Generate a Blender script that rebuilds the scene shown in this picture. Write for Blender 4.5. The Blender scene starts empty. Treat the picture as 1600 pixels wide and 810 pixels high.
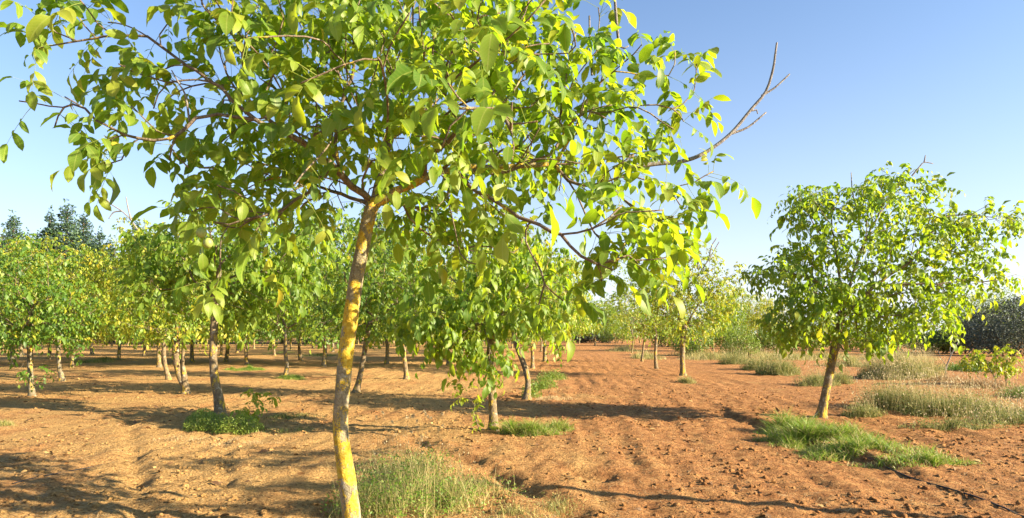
import bpy, math
import numpy as np
from mathutils import Matrix, Vector

# ------------------------------------------------------------------ camera, sky, sun, exposure
scene = bpy.context.scene
col = scene.collection
F, U0, V0, CH = 1000.0, 800.0, 520.0, 1.5          # focal length in px of a 1600 px wide frame, horizon row, eye height
cam_data = bpy.data.cameras.new('camera')
cam = bpy.data.objects.new('camera', cam_data); col.objects.link(cam)
cam_data.sensor_width = 36.0
cam_data.lens = 36.0 * F / 1600.0
cam_data.shift_y = (V0 - 405.0) / 1600.0
cam_data.clip_start = 0.05
cam_data.clip_end = 3000.0
cam.location = (0, 0, CH)
cam.rotation_euler = (math.radians(90), 0, 0)
scene.camera = cam

SUN_EL = math.radians(21.5)
SUN_BACK = math.radians(17.0)                       # the sun stands to the right and a little behind the camera
sun_dir = Vector((math.cos(SUN_EL) * math.cos(SUN_BACK), -math.cos(SUN_EL) * math.sin(SUN_BACK), math.sin(SUN_EL)))
world = bpy.data.worlds.new('World'); scene.world = world
world.use_nodes = True
wn = world.node_tree.nodes; wl = world.node_tree.links
bg = wn.get('Background') or wn.new('ShaderNodeBackground')
sky = wn.new('ShaderNodeTexSky')
sky.sky_type = 'NISHITA'
sky.sun_disc = False
sky.sun_elevation = SUN_EL
sky.sun_rotation = math.radians(90.0) + SUN_BACK
sky.altitude = 0.0
sky.air_density = 1.0
sky.dust_density = 1.6
sky.ozone_density = 4.0
tint = wn.new('ShaderNodeMix'); tint.data_type = 'RGBA'; tint.blend_type = 'MULTIPLY'   # the camera's cool, slightly violet rendering of the sky
tint.inputs[0].default_value = 1.0; tint.inputs[7].default_value = (0.83, 1.0, 1.09, 1.0)
wl.new(sky.outputs[0], tint.inputs[6]); 
tc = wn.new('ShaderNodeTexCoord'); sx = wn.new('ShaderNodeSeparateXYZ'); wl.new(tc.outputs['Generated'], sx.inputs[0])
def wmath(op, a, b=None, clamp=False):
    m = wn.new('ShaderNodeMath'); m.operation = op; m.use_clamp = clamp
    for so, val in zip(m.inputs, (a, b)):
        if val is None: continue
        if hasattr(val, 'links'): wl.new(val, so)
        else: so.default_value = val
    return m.outputs[0]
alt = wmath('MAXIMUM', sx.outputs[2], 0.0)
hazef = wmath('MULTIPLY', wmath('POWER', 2.718, wmath('MULTIPLY', alt, -5.2)), 0.92)          # pale aerosol low over the horizon, all the way round
dv = wmath('ADD', alt, 0.10); cv = wn.new('ShaderNodeCombineXYZ')
wl.new(wmath('DIVIDE', sx.outputs[0], dv), cv.inputs[0]); wl.new(wmath('DIVIDE', sx.outputs[1], dv), cv.inputs[1])
cn = wn.new('ShaderNodeTexNoise'); cn.inputs['Scale'].default_value = 0.55; cn.inputs['Detail'].default_value = 7.0; cn.inputs['Roughness'].default_value = 0.6; cn.inputs['Distortion'].default_value = 0.8
wl.new(cv.outputs[0], cn.inputs['Vector'])
wisp = wmath('MULTIPLY', wmath('SUBTRACT', cn.outputs[0], 0.52, True), 1.3)                     # thin high cloud
airmix = wn.new('ShaderNodeMix'); airmix.data_type = 'RGBA'; airmix.inputs[7].default_value = (5.2, 5.3, 5.6, 1.0)
wl.new(wmath('MAXIMUM', hazef, wisp, True), airmix.inputs[0]); wl.new(tint.outputs[2], airmix.inputs[6]); wl.new(airmix.outputs[2], bg.inputs[0])
bg.inputs[1].default_value = 0.064
sun_data = bpy.data.lights.new('sun', 'SUN')
sun = bpy.data.objects.new('sun', sun_data); col.objects.link(sun)
sun_data.energy = 5.0
sun_data.angle = math.radians(0.53)
sun_data.color = (1.0, 0.83, 0.58)
sun.rotation_euler = sun_dir.to_track_quat('Z', 'Y').to_euler()
scene.view_settings.view_transform = 'Standard'
scene.view_settings.look = 'None'
scene.view_settings.gamma = 1.0
scene.view_settings.exposure = 1.95
scene.cycles.max_bounces = 8
scene.cycles.diffuse_bounces = 4
scene.cycles.transmission_bounces = 5
scene.cycles.transparent_max_bounces = 4

rng = np.random.default_rng(7)

def at(u, v, d):
    """a point of the place from its bearing and its distance ahead"""
    return np.array([(u - U0) / F * d, d, CH - (v - V0) / F * d])

def ground_d(v):
    return CH * F / (v - V0)

# ------------------------------------------------------------------ numpy noise
_tab = np.random.default_rng(3).random((256, 256))
def vnoise(x, y):
    xi = np.floor(x).astype(int); yi = np.floor(y).astype(int)
    fx = x - xi; fy = y - yi
    fx = fx * fx * (3 - 2 * fx); fy = fy * fy * (3 - 2 * fy)
    g = lambda a, b: _tab[a & 255, b & 255]
    return (g(xi, yi) * (1 - fx) * (1 - fy) + g(xi + 1, yi) * fx * (1 - fy)
            + g(xi, yi + 1) * (1 - fx) * fy + g(xi + 1, yi + 1) * fx * fy) * 2 - 1
def fbm(x, y, o=3):
    s = 0; a = 1.0; t = 0
    for k in range(o):
        s = s + a * vnoise(x + 17.3 * k, y - 9.1 * k); t += a
        x = x * 2.03; y = y * 2.03; a *= 0.5
    return s / t
def sstep(a, b, x):
    t = np.clip((x - a) / (b - a), 0, 1)
    return t * t * (3 - 2 * t)
def seg_dist(x, y, pts):
    """signed side and distance to a polyline"""
    best = np.full(np.shape(x), 1e9); side = np.zeros(np.shape(x)); par = np.zeros(np.shape(x))
    acc = 0.0
    for (ax, ay), (bx, by) in zip(pts[:-1], pts[1:]):
        dx, dy = bx - ax, by - ay; L2 = dx * dx + dy * dy
        t = np.clip(((x - ax) * dx + (y - ay) * dy) / L2, 0, 1)
        d = np.hypot(x - ax - t * dx, y - ay - t * dy)
        m = d < best
        best = np.where(m, d, best)
        side = np.where(m, np.sign((x - ax) * dy - (y - ay) * dx), side)
        par = np.where(m, acc + t * math.sqrt(L2), par)
        acc += math.sqrt(L2)
    return best, side, par, acc

def gp(u, v):
    d = ground_d(v); return ((u - U0) / F * d, d)
BANK = [gp(940, 600), gp(1080, 622), gp(1150, 650), gp(1290, 700), gp(1440, 745), gp(1560, 795), (4.35, 4.4), (4.3, 2.0)]
RUT = [gp(196, 640), gp(207, 690), gp(214, 740), gp(216, 800), (-2.6, 4.2)]
RUT2 = [gp(352, 680), gp(352, 760)]
FURROW = [gp(640, 690), gp(690, 705), gp(790, 745), gp(890, 800), (0.75, 4.6)]
HOLE = [gp(905, 738), gp(945, 742)]
TH = math.radians(4.5)
def hgt(x, y):
    x = np.asarray(x, float); y = np.asarray(y, float)
    s = x * math.cos(TH) - y * math.sin(TH); t = x * math.sin(TH) + y * math.cos(TH)
    near = 1 - sstep(28, 60, np.hypot(x, y))
    h = 0.06 * fbm(x * 0.21, y * 0.21, 2)
    h = h + near * (0.022 * fbm(s * 1.7, t * 0.33, 2) + 0.020 * fbm(s * 3.9 + 5, t * 0.9, 2) + 0.010 * np.sin(s * 13.5 + 2.2 * fbm(s * 0.7, t * 0.5, 2)) * (0.4 + 0.6 * sstep(-0.3, 0.4, fbm(s * 0.4 + 20, t * 0.3, 2))))
    h = h + near * (0.014 * np.abs(fbm(x * 3.1, y * 3.1, 2)) - 0.004)
    rough = 0.72 + 0.28 * sstep(-0.3, 0.5, fbm(x * 0.5 + 40, y * 0.5, 2) + 0.12 * x)
    h = h + near * rough * (0.017 * fbm(x * 7.5, y * 7.5, 2) + 0.040 * np.abs(fbm(x * 11, y * 11, 3)))
    d, sd, p, L = seg_dist(x, y, BANK)
    wob = 0.10 * fbm(p * 1.9, p * 0 + 3.1, 2)
    sg = d * sd + wob
    fade = sstep(5.0, 8.5, p) * (1 - sstep(L - 5.8, L - 4.3, p))
    h = h + fade * near * (0.065 * sstep(-0.10, 0.10, -sg) * (1 - sstep(0.5, 2.4, -sg)) - 0.03 * np.exp(-((sg - 0.16) / 0.16) ** 2))
    for pl, w, dep in ((RUT, 0.10, 0.085), (RUT2, 0.07, 0.05), (FURROW, 0.13, 0.10), (HOLE, 0.16, 0.13)):
        d, sd, p, L = seg_dist(x, y, pl)
        d = d + 0.05 * fbm(x * 6 + w * 50, y * 6, 2); br = 0.55 + 0.8 * fbm(p * 3.3 + dep * 90, p * 0 + w * 70, 2)
        h = h - dep * np.clip(br, 0.1, 1.3) * np.exp(-(d / w) ** 2) + 0.15 * dep * np.exp(-((d - 2.1 * w) / w) ** 2)
    return h
def hz(x, y):
    return float(hgt(np.array([x]), np.array([y]))[0])

# ------------------------------------------------------------------ object helpers
def tag(o, label=None, cat=None, group=None, kind=None):
    if label: o['label'] = label
    if cat: o['category'] = cat
    if group: o['group'] = group
    if kind: o['kind'] = kind
    return o
def empty(name, loc):
    o = bpy.data.objects.new(name, None); col.objects.link(o)
    o.location = loc; o.empty_display_size = 0.2
    return o
def mesh_data(name, verts, faces, attr=None, smooth=True, mats=()):
    """verts (n,3); faces: list of int arrays (m,3) / (m,4); attr (n,3) stored as 'lf'"""
    me = bpy.data.meshes.new(name)
    verts = np.asarray(verts, np.float32)
    me.vertices.add(len(verts)); me.vertices.foreach_set('co', verts.ravel())
    fl = [np.asarray(f, np.int32) for f in faces if len(f)]
    loops = np.concatenate([f.ravel() for f in fl])
    sizes = np.concatenate([np.full(len(f), f.shape[1], np.int32) for f in fl])
    starts = np.concatenate([[0], np.cumsum(sizes)[:-1]]).astype(np.int32)
    me.loops.add(len(loops)); me.loops.foreach_set('vertex_index', loops)
    me.polygons.add(len(sizes)); me.polygons.foreach_set('loop_start', starts)
    me.polygons.foreach_set('loop_total', sizes)
    if smooth:
        me.polygons.foreach_set('use_smooth', np.ones(len(sizes), bool))
    if attr is not None:
        a = me.attributes.new('lf', 'FLOAT_VECTOR', 'POINT')
        a.data.foreach_set('vector', np.asarray(attr, np.float32).ravel())
    for m in mats: me.materials.append(m)
    me.update(calc_edges=True); me.validate()
    return me
def obj(name, me, parent=None, kind=None):
    o = bpy.data.objects.new(name, me); col.objects.link(o)
    if parent is not None: o.parent = parent
    if kind: o['kind'] = kind
    return o

class Geo:
    """collects vertices, faces and the 'lf' attribute of one mesh"""
    def __init__(s): s.v = []; s.f3 = []; s.f4 = []; s.a = []; s.n = 0
    def add(s, v, f3=None, f4=None, a=None):
        v = np.asarray(v, float).reshape(-1, 3)
        if f3 is not None and len(f3): s.f3.append(np.asarray(f3) + s.n)
        if f4 is not None and len(f4): s.f4.append(np.asarray(f4) + s.n)
        s.v.append(v); s.a.append(np.zeros((len(v), 3)) if a is None else np.asarray(a, float)); s.n += len(v)
    def data(s, name, mats, off=(0, 0, 0), smooth=True):
        fs = []
        if s.f3: fs.append(np.concatenate(s.f3))
        if s.f4: fs.append(np.concatenate(s.f4))
        return mesh_data(name, np.concatenate(s.v) - np.asarray(off), fs, np.concatenate(s.a), smooth, mats)

def norm(a):
    return a / np.maximum(np.linalg.norm(a, axis=-1, keepdims=True), 1e-9)
def resample(pts, step):
    """pts (n,k): position + radius; Catmull-Rom smoothed"""
    pts = np.asarray(pts, float)
    if len(pts) < 2: return pts
    P = np.vstack([2 * pts[0] - pts[1], pts, 2 * pts[-1] - pts[-2]])
    out = []
    for i in range(1, len(P) - 2):
        L = np.linalg.norm(P[i + 1, :3] - P[i, :3]); k = max(1, int(math.ceil(L / step)))
        for j in range(k):
            t = j / k
            out.append(0.5 * (2 * P[i] + (P[i + 1] - P[i - 1]) * t + (2 * P[i - 1] - 5 * P[i] + 4 * P[i + 1] - P[i + 2]) * t * t
                              + (3 * P[i] - P[i - 1] - 3 * P[i + 1] + P[i + 2]) * t ** 3))
    out.append(pts[-1])
    return np.array(out)
def tube(g, pts, rad, sides, cap=True, wob=0.0, seed=0, rnd=0.5):
    pts = np.asarray(pts, float); rad = np.asarray(rad, float); n = len(pts)
    if n < 2: return
    tan = norm(np.gradient(pts, axis=0))
    ref = np.array([0.3, 0.9, 0.2]) if abs(tan[0, 1]) < 0.8 else np.array([1.0, 0.1, 0.2])
    b = norm(np.cross(tan, ref)); c = np.cross(b, tan)
    ang = np.linspace(0, 2 * math.pi, sides, endpoint=False)
    R = rad[:, None] * np.ones((n, sides))
    if wob:
        L = np.concatenate([[0], np.cumsum(np.linalg.norm(np.diff(pts, axis=0), axis=1))])
        cx = np.cos(ang)[None] * 1.3 + seed * 3.7; cy = np.sin(ang)[None] * 1.3
        R = R * (1 + wob * fbm(cx + L[:, None] * 2.2, cy + L[:, None] * 1.1, 3) + 0.5 * wob * fbm(cx * 4 + L[:, None] * 14, cy * 4 - 7, 2))
    v = pts[:, None] + b[:, None] * (np.cos(ang)[None, :, None] * R[..., None]) + c[:, None] * (np.sin(ang)[None, :, None] * R[..., None])
    i = np.arange(n - 1)[:, None] * sides; j = np.arange(sides)[None]; k = (j + 1) % sides
    f4 = np.stack([i + j, i + k, i + sides + k, i + sides + j], -1).reshape(-1, 4)
    v = v.reshape(-1, 3); f3 = None
    if cap:
        v = np.vstack([v, pts[-1] + tan[-1] * rad[-1] * 0.5]); m = (n - 1) * sides
        f3 = [[m + q, m + (q + 1) % sides, n * sides] for q in range(sides)]
    a = np.zeros((len(v), 3)); a[:, 2] = rnd
    g.add(v, f3, f4, a)

# ------------------------------------------------------------------ materials
def new_mat(name):
    m = bpy.data.materials.new(name); m.use_nodes = True
    nt = m.node_tree; nt.nodes.clear()
    out = nt.nodes.new('ShaderNodeOutputMaterial')
    return m, nt, out
def N(nt, kind, **kw):
    n = nt.nodes.new(kind)
    for k, v in kw.items():
        if k.startswith('i_'): n.inputs[k[2:].replace('_', ' ')].default_value = v
        else: setattr(n, k, v)
    return n
def ramp(nt, fac, stops, interp='LINEAR'):
    r = nt.nodes.new('ShaderNodeValToRGB'); r.color_ramp.interpolation = interp
    e = r.color_ramp.elements
    while len(e) < len(stops): e.new(0.5)
    for el, (p, c) in zip(e, stops):
        el.position = p; el.color = (*c, 1) if len(c) == 3 else c
    if fac is not None: nt.links.new(fac, r.inputs[0])
    return r
def mixc(nt, fac, a, b, mode='MIX'):
    m = nt.nodes.new('ShaderNodeMix'); m.data_type = 'RGBA'; m.blend_type = mode
    for s, val in ((m.inputs[0], fac), (m.inputs[6], a), (m.inputs[7], b)):
        if hasattr(val, 'links'): nt.links.new(val, s)
        elif isinstance(val, (int, float)): s.default_value = val
        else: s.default_value = (*val, 1)
    return m.outputs[2]
def math_n(nt, op, a, b=None, c=None, clamp=False):
    m = nt.nodes.new('ShaderNodeMath'); m.operation = op; m.use_clamp = clamp
    for s, val in zip(m.inputs, (a, b, c)):
        if val is None: continue
        if hasattr(val, 'links'): nt.links.new(val, s)
        else: s.default_value = val
    return m.outputs[0]
def noise(nt, scale, detail=4.0, rough=0.55, vec=None, dist=0.0):
    n = N(nt, 'ShaderNodeTexNoise'); n.inputs['Scale'].default_value = scale
    n.inputs['Detail'].default_value = detail; n.inputs['Roughness'].default_value = rough
    n.inputs['Distortion'].default_value = dist
    if vec is not None: nt.links.new(vec, n.inputs['Vector'])
    return n.outputs[0]

def leaf_material(name, stops, trans, tmix=0.42, rough=0.42, vein=(0.36, 0.40, 0.10), veins=True, spec=0.45):
    m, nt, out = new_mat(name)
    at_ = N(nt, 'ShaderNodeAttribute', attribute_name='lf')
    sp = N(nt, 'ShaderNodeSeparateXYZ'); nt.links.new(at_.outputs['Vector'], sp.inputs[0])
    t, s, r = sp.outputs
    base = ramp(nt, r, stops).outputs[0]
    tcol = ramp(nt, r, trans).outputs[0]
    if veins:
        ab = math_n(nt, 'ABSOLUTE', s)
        mid = math_n(nt, 'SUBTRACT', 1.0, math_n(nt, 'MULTIPLY', ab, 11.0), clamp=True)
        ph = math_n(nt, 'SUBTRACT', t, math_n(nt, 'MULTIPLY', ab, 0.28))
        sv = math_n(nt, 'SINE', math_n(nt, 'MULTIPLY', ph, 58.0))
        sv = math_n(nt, 'MULTIPLY', math_n(nt, 'SUBTRACT', sv, 0.72, clamp=True), 1.5)
        vm = math_n(nt, 'MAXIMUM', math_n(nt, 'MULTIPLY', mid, 0.75), math_n(nt, 'MULTIPLY', sv, 0.55), clamp=True)
        base = mixc(nt, vm, base, vein)
        geo = N(nt, 'ShaderNodeNewGeometry')
        blot = noise(nt, 26.0, 3, 0.6, geo.outputs['Position'])
        base = mixc(nt, math_n(nt, 'MULTIPLY', math_n(nt, 'SUBTRACT', blot, 0.42, clamp=True), 0.9), base, (0.15, 0.20, 0.035))
        spot = ramp(nt, noise(nt, 70.0, 2, 0.5, geo.outputs['Position']), [(0.70, (0, 0, 0)), (0.74, (1, 1, 1))]).outputs[0]
        base = mixc(nt, math_n(nt, 'MULTIPLY', spot, 0.8), base, (0.10, 0.055, 0.02))
    p = N(nt, 'ShaderNodeBsdfPrincipled')
    p.inputs['Roughness'].default_value = rough
    p.inputs['Specular IOR Level'].default_value = spec
    nt.links.new(base, p.inputs['Base Color'])
    tr = N(nt, 'ShaderNodeBsdfTranslucent'); nt.links.new(tcol, tr.inputs['Color'])
    mx = N(nt, 'ShaderNodeMixShader'); mx.inputs[0].default_value = tmix
    nt.links.new(p.outputs[0], mx.inputs[1]); nt.links.new(tr.outputs[0], mx.inputs[2])
    nt.links.new(mx.outputs[0], out.inputs[0])
    return m

LEAF = leaf_material('walnut_leaf',
    [(0.0, (0.040, 0.105, 0.020)), (0.45, (0.100, 0.195, 0.020)), (0.8, (0.185, 0.270, 0.028)), (0.95, (0.27, 0.31, 0.03)), (1.0, (0.42, 0.36, 0.03))],
    [(0.0, (0.20, 0.40, 0.015)), (0.5, (0.37, 0.55, 0.015)), (0.85, (0.54, 0.62, 0.02)), (1.0, (0.66, 0.58, 0.03))], tmix=0.47, rough=0.48, spec=0.35)
LEAF_FAR = leaf_material('walnut_leaf_mass',
    [(0.0, (0.036, 0.092, 0.014)), (0.45, (0.110, 0.200, 0.018)), (0.8, (0.240, 0.280, 0.022)), (0.95, (0.34, 0.32, 0.025)), (1.0, (0.46, 0.36, 0.03))],
    [(0.0, (0.20, 0.40, 0.015)), (0.5, (0.38, 0.55, 0.015)), (0.85, (0.55, 0.60, 0.02)), (1.0, (0.66, 0.54, 0.03))], veins=False, rough=0.5, tmix=0.34)
NEEDLE = leaf_material('pine_needle',
    [(0.0, (0.022, 0.055, 0.036)), (0.5, (0.048, 0.100, 0.055)), (1.0, (0.10, 0.16, 0.05))],
    [(0.0, (0.03, 0.06, 0.02)), (1.0, (0.10, 0.16, 0.04))], tmix=0.2, veins=False, rough=0.6)
OLIVE = leaf_material('olive_leaf',
    [(0.0, (0.045, 0.060, 0.050)), (0.5, (0.085, 0.105, 0.085)), (1.0, (0.16, 0.185, 0.13))],
    [(0.0, (0.05, 0.07, 0.04)), (1.0, (0.12, 0.15, 0.07))], tmix=0.15, veins=False, rough=0.65, spec=0.25)
BUSH = leaf_material('light_shrub_leaf',
    [(0.0, (0.075, 0.150, 0.025)), (0.5, (0.14, 0.22, 0.03)), (1.0, (0.22, 0.28, 0.05))],
    [(0.0, (0.15, 0.28, 0.02)), (1.0, (0.32, 0.40, 0.04))], tmix=0.3, veins=False, rough=0.5)
GRASS = leaf_material('green_grass',
    [(0.0, (0.065, 0.150, 0.018)), (0.55, (0.14, 0.25, 0.025)), (0.85, (0.26, 0.32, 0.05)), (1.0, (0.46, 0.38, 0.16))],
    [(0.0, (0.14, 0.32, 0.02)), (0.85, (0.34, 0.46, 0.05)), (1.0, (0.5, 0.42, 0.2))], tmix=0.35, veins=False, rough=0.5)
DRYGRASS = leaf_material('dry_grass',
    [(0.0, (0.060, 0.105, 0.025)), (0.35, (0.17, 0.21, 0.045)), (0.7, (0.36, 0.33, 0.10)), (1.0, (0.54, 0.44, 0.20))],
    [(0.0, (0.12, 0.20, 0.04)), (0.5, (0.34, 0.34, 0.10)), (1.0, (0.5, 0.42, 0.22))], tmix=0.3, veins=False, rough=0.6)
STRAW = leaf_material('straw',
    [(0.0, (0.20, 0.12, 0.06)), (0.5, (0.42, 0.29, 0.13)), (1.0, (0.60, 0.46, 0.25))],
    [(0.0, (0.2, 0.12, 0.05)), (1.0, (0.4, 0.3, 0.14))], tmix=0.15, veins=False, rough=0.7)
DEADLEAF = leaf_material('dead_leaf',
    [(0.0, (0.10, 0.05, 0.022)), (0.6, (0.24, 0.13, 0.05)), (1.0, (0.40, 0.27, 0.10))], [(0.0, (0.12, 0.06, 0.02)), (1.0, (0.3, 0.18, 0.06))], tmix=0.15, veins=False, rough=0.75)
HEAD = leaf_material('seed_head',
    [(0.0, (0.34, 0.27, 0.14)), (1.0, (0.56, 0.47, 0.29))], [(0.0, (0.4, 0.33, 0.2)), (1.0, (0.6, 0.5, 0.36))], tmix=0.3, veins=False, rough=0.8)

def bark_material(name, lichen, low, high):
    m, nt, out = new_mat(name)
    geo = N(nt, 'ShaderNodeNewGeometry'); pos = geo.outputs['Position']
    mp = N(nt, 'ShaderNodeMapping'); mp.inputs['Scale'].default_value = (1, 1, 0.55); nt.links.new(pos, mp.inputs[0])
    n1 = noise(nt, 24, 5, 0.6, mp.outputs[0]); n2 = noise(nt, 9.5, 5, 0.64, mp.outputs[0], 0.5); n3 = noise(nt, 85, 4, 0.65, pos)
    bark = ramp(nt, n1, [(0.30, low), (0.55, tuple(0.5 * (a + b) for a, b in zip(low, high))), (0.75, high)]).outputs[0]
    dark = ramp(nt, n3, [(0.32, (0.34, 0.30, 0.26)), (0.5, (1, 1, 1))]).outputs[0]
    bark = mixc(nt, 0.7, bark, dark, 'MULTIPLY')
    ly = ramp(nt, noise(nt, 33, 4, 0.6, pos), [(0.3, (0.40, 0.23, 0.018)), (0.5, (0.50, 0.345, 0.035)), (0.7, (0.58, 0.46, 0.09))]).outputs[0]
    sz = N(nt, 'ShaderNodeSeparateXYZ'); nt.links.new(pos, sz.inputs[0])
    n2 = math_n(nt, 'ADD', n2, math_n(nt, 'MULTIPLY_ADD', sz.outputs[2], -0.012, 0.012))
    edge = math_n(nt, 'ADD', n2, math_n(nt, 'MULTIPLY', math_n(nt, 'SUBTRACT', n3, 0.5), 0.42))
    mask = ramp(nt, edge, [(lichen, (0, 0, 0)), (lichen + 0.045, (1, 1, 1))]).outputs[0]
    c = mixc(nt, mask, bark, ly)
    pale = ramp(nt, noise(nt, 13, 4, 0.6, pos), [(0.58, (0, 0, 0)), (0.64, (1, 1, 1))]).outputs[0]
    c = mixc(nt, math_n(nt, 'MULTIPLY', math_n(nt, 'MULTIPLY', pale, 0.6), math_n(nt, 'SUBTRACT', 1.0, mask, clamp=True)), c, (0.40, 0.375, 0.29))
    p = N(nt, 'ShaderNodeBsdfPrincipled'); p.inputs['Roughness'].default_value = 0.85
    p.inputs['Specular IOR Level'].default_value = 0.2
    nt.links.new(c, p.inputs['Base Color'])
    bp = N(nt, 'ShaderNodeBump'); bp.inputs['Strength'].default_value = 1.0; bp.inputs['Distance'].default_value = 0.02
    nt.links.new(math_n(nt, 'ADD', math_n(nt, 'MULTIPLY', n3, 0.6), n1), bp.inputs['Height'])
    nt.links.new(bp.outputs[0], p.inputs['Normal']); nt.links.new(p.outputs[0], out.inputs[0])
    return m
BARK_HERO = bark_material('bark_yellow_lichen', 0.487, (0.17, 0.145, 0.085), (0.37, 0.325, 0.215))
BARK = bark_material('bark_some_lichen', 0.57, (0.12, 0.088, 0.05), (0.29, 0.225, 0.135))
BARK_GREY = bark_material('bark_grey', 0.57, (0.11, 0.092, 0.058), (0.25, 0.215, 0.145))
BARK_TWIG = bark_material('bark_twig', 0.60, (0.12, 0.085, 0.055), (0.27, 0.215, 0.16))
BARK_DEAD = bark_material('bark_dead_twig', 0.80, (0.16, 0.145, 0.13), (0.34, 0.31, 0.29))

def plain(name, c, rough=0.6, spec=0.3):
    m, nt, out = new_mat(name)
    geo = N(nt, 'ShaderNodeNewGeometry')
    n = noise(nt, 60, 3, 0.6, geo.outputs['Position'])
    cc = mixc(nt, n, tuple(x * 0.75 for x in c), tuple(min(1, x * 1.25) for x in c))
    p = N(nt, 'ShaderNodeBsdfPrincipled'); p.inputs['Roughness'].default_value = rough
    p.inputs['Specular IOR Level'].default_value = spec
    nt.links.new(cc, p.inputs['Base Color']); nt.links.new(p.outputs[0], out.inputs[0])
    return m
HOSE = plain('black_plastic', (0.018, 0.018, 0.02), 0.45, 0.5)
NUT = plain('walnut_husk', (0.27, 0.33, 0.09), 0.5, 0.4)

def soil_material():
    m, nt, out = new_mat('soil')
    geo = N(nt, 'ShaderNodeNewGeometry'); pos = geo.outputs['Position']
    mp = N(nt, 'ShaderNodeMapping'); mp.inputs['Rotation'].default_value = (0, 0, TH); mp.inputs['Scale'].default_value = (1.0, 0.22, 1.0)
    nt.links.new(pos, mp.inputs[0])
    big = noise(nt, 0.38, 4, 0.6, pos); streak = noise(nt, 2.3, 5, 0.6, mp.outputs[0], 0.4)
    mid = noise(nt, 6.0, 6, 0.62, pos); crumb = noise(nt, 17, 3, 0.6, pos, 0.6); fine = noise(nt, 46, 5, 0.7, pos); grit = noise(nt, 150, 3, 0.7, pos)
    c = ramp(nt, mid, [(0.28, (0.215, 0.094, 0.038)), (0.5, (0.385, 0.188, 0.073)), (0.72, (0.51, 0.285, 0.115))]).outputs[0]
    # dry plant litter lies thicker towards the left rows
    sp = N(nt, 'ShaderNodeSeparateXYZ'); nt.links.new(pos, sp.inputs[0])
    left = math_n(nt, 'MULTIPLY_ADD', sp.outputs[0], -0.045, 0.02)
    lit = math_n(nt, 'ADD', math_n(nt, 'ADD', math_n(nt, 'MULTIPLY', big, 0.55), math_n(nt, 'MULTIPLY', streak, 0.45)), math_n(nt, 'MINIMUM', math_n(nt, 'MAXIMUM', left, -0.12), 0.10))
    lm = ramp(nt, lit, [(0.44, (0, 0, 0)), (0.62, (1, 1, 1))]).outputs[0]
    straw = ramp(nt, fine, [(0.3, (0.30, 0.16, 0.055)), (0.5, (0.50, 0.33, 0.125)), (0.7, (0.64, 0.46, 0.20))]).outputs[0]
    c = mixc(nt, math_n(nt, 'MULTIPLY', lm, 0.66), c, straw)
    c = mixc(nt, 0.78, c, ramp(nt, fine, [(0.32, (0.34, 0.28, 0.24)), (0.47, (0.92, 0.92, 0.92)), (0.66, (1.25, 1.22, 1.16))]).outputs[0], 'MULTIPLY')
    c = mixc(nt, 0.45, c, ramp(nt, grit, [(0.33, (0.4, 0.36, 0.33)), (0.5, (1, 1, 1))]).outputs[0], 'MULTIPLY')
    c = mixc(nt, 0.62, c, ramp(nt, crumb, [(0.34, (0.50, 0.44, 0.40)), (0.44, (1, 1, 1))]).outputs[0], 'MULTIPLY')
    p = N(nt, 'ShaderNodeBsdfPrincipled'); p.inputs['Roughness'].default_value = 0.95
    p.inputs['Specular IOR Level'].default_value = 0.1
    nt.links.new(c, p.inputs['Base Color'])
    b1 = N(nt, 'ShaderNodeBump'); b1.inputs['Strength'].default_value = 1.0; b1.inputs['Distance'].default_value = 0.07
    hsum = math_n(nt, 'ADD', math_n(nt, 'ADD', math_n(nt, 'MULTIPLY', mid, 0.9), math_n(nt, 'MULTIPLY', crumb, 0.9)), math_n(nt, 'ADD', math_n(nt, 'MULTIPLY', fine, 0.62), math_n(nt, 'MULTIPLY', grit, 0.12)))
    nt.links.new(hsum, b1.inputs['Height']); nt.links.new(b1.outputs[0], p.inputs['Normal'])
    nt.links.new(p.outputs[0], out.inputs[0])
    return m
SOIL = soil_material()

# ------------------------------------------------------------------ the ground
def build_ground():
    def grow(a, b, s0, k):
        v = [a]; s = s0; sg = 1 if b > a else -1
        while abs(v[-1] - a) < abs(b - a): v.append(v[-1] + sg * s); s *= k
        return v[1:]
    xf = list(np.arange(-5.5, 5.5001, 0.045))
    xs = np.array(sorted(xf + grow(5.5, 900, 0.05, 1.042) + grow(-5.5, -900, 0.05, 1.042)))
    ys = np.array(sorted(grow(3.6, -300, 0.05, 1.12) + grow(3.6, 1500, 0.028, 1.0135) + [3.6]))
    X, Y = np.meshgrid(xs, ys)
    Z = hgt(X, Y)
    far = sstep(120, 400, np.hypot(X, Y)); Z = Z * (1 - far)
    nx, ny = len(xs), len(ys)
    i = np.arange(ny - 1)[:, None] * nx + np.arange(nx - 1)[None]
    f = np.stack([i, i + 1, i + nx + 1, i + nx], -1).reshape(-1, 4)
    me = mesh_data('ground', np.stack([X, Y, Z], -1).reshape(-1, 3), [f], None, True, [SOIL])
    o = obj('ground', me); o['kind'] = 'structure'
    print('ground', nx, ny, nx * ny)
build_ground()

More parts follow.
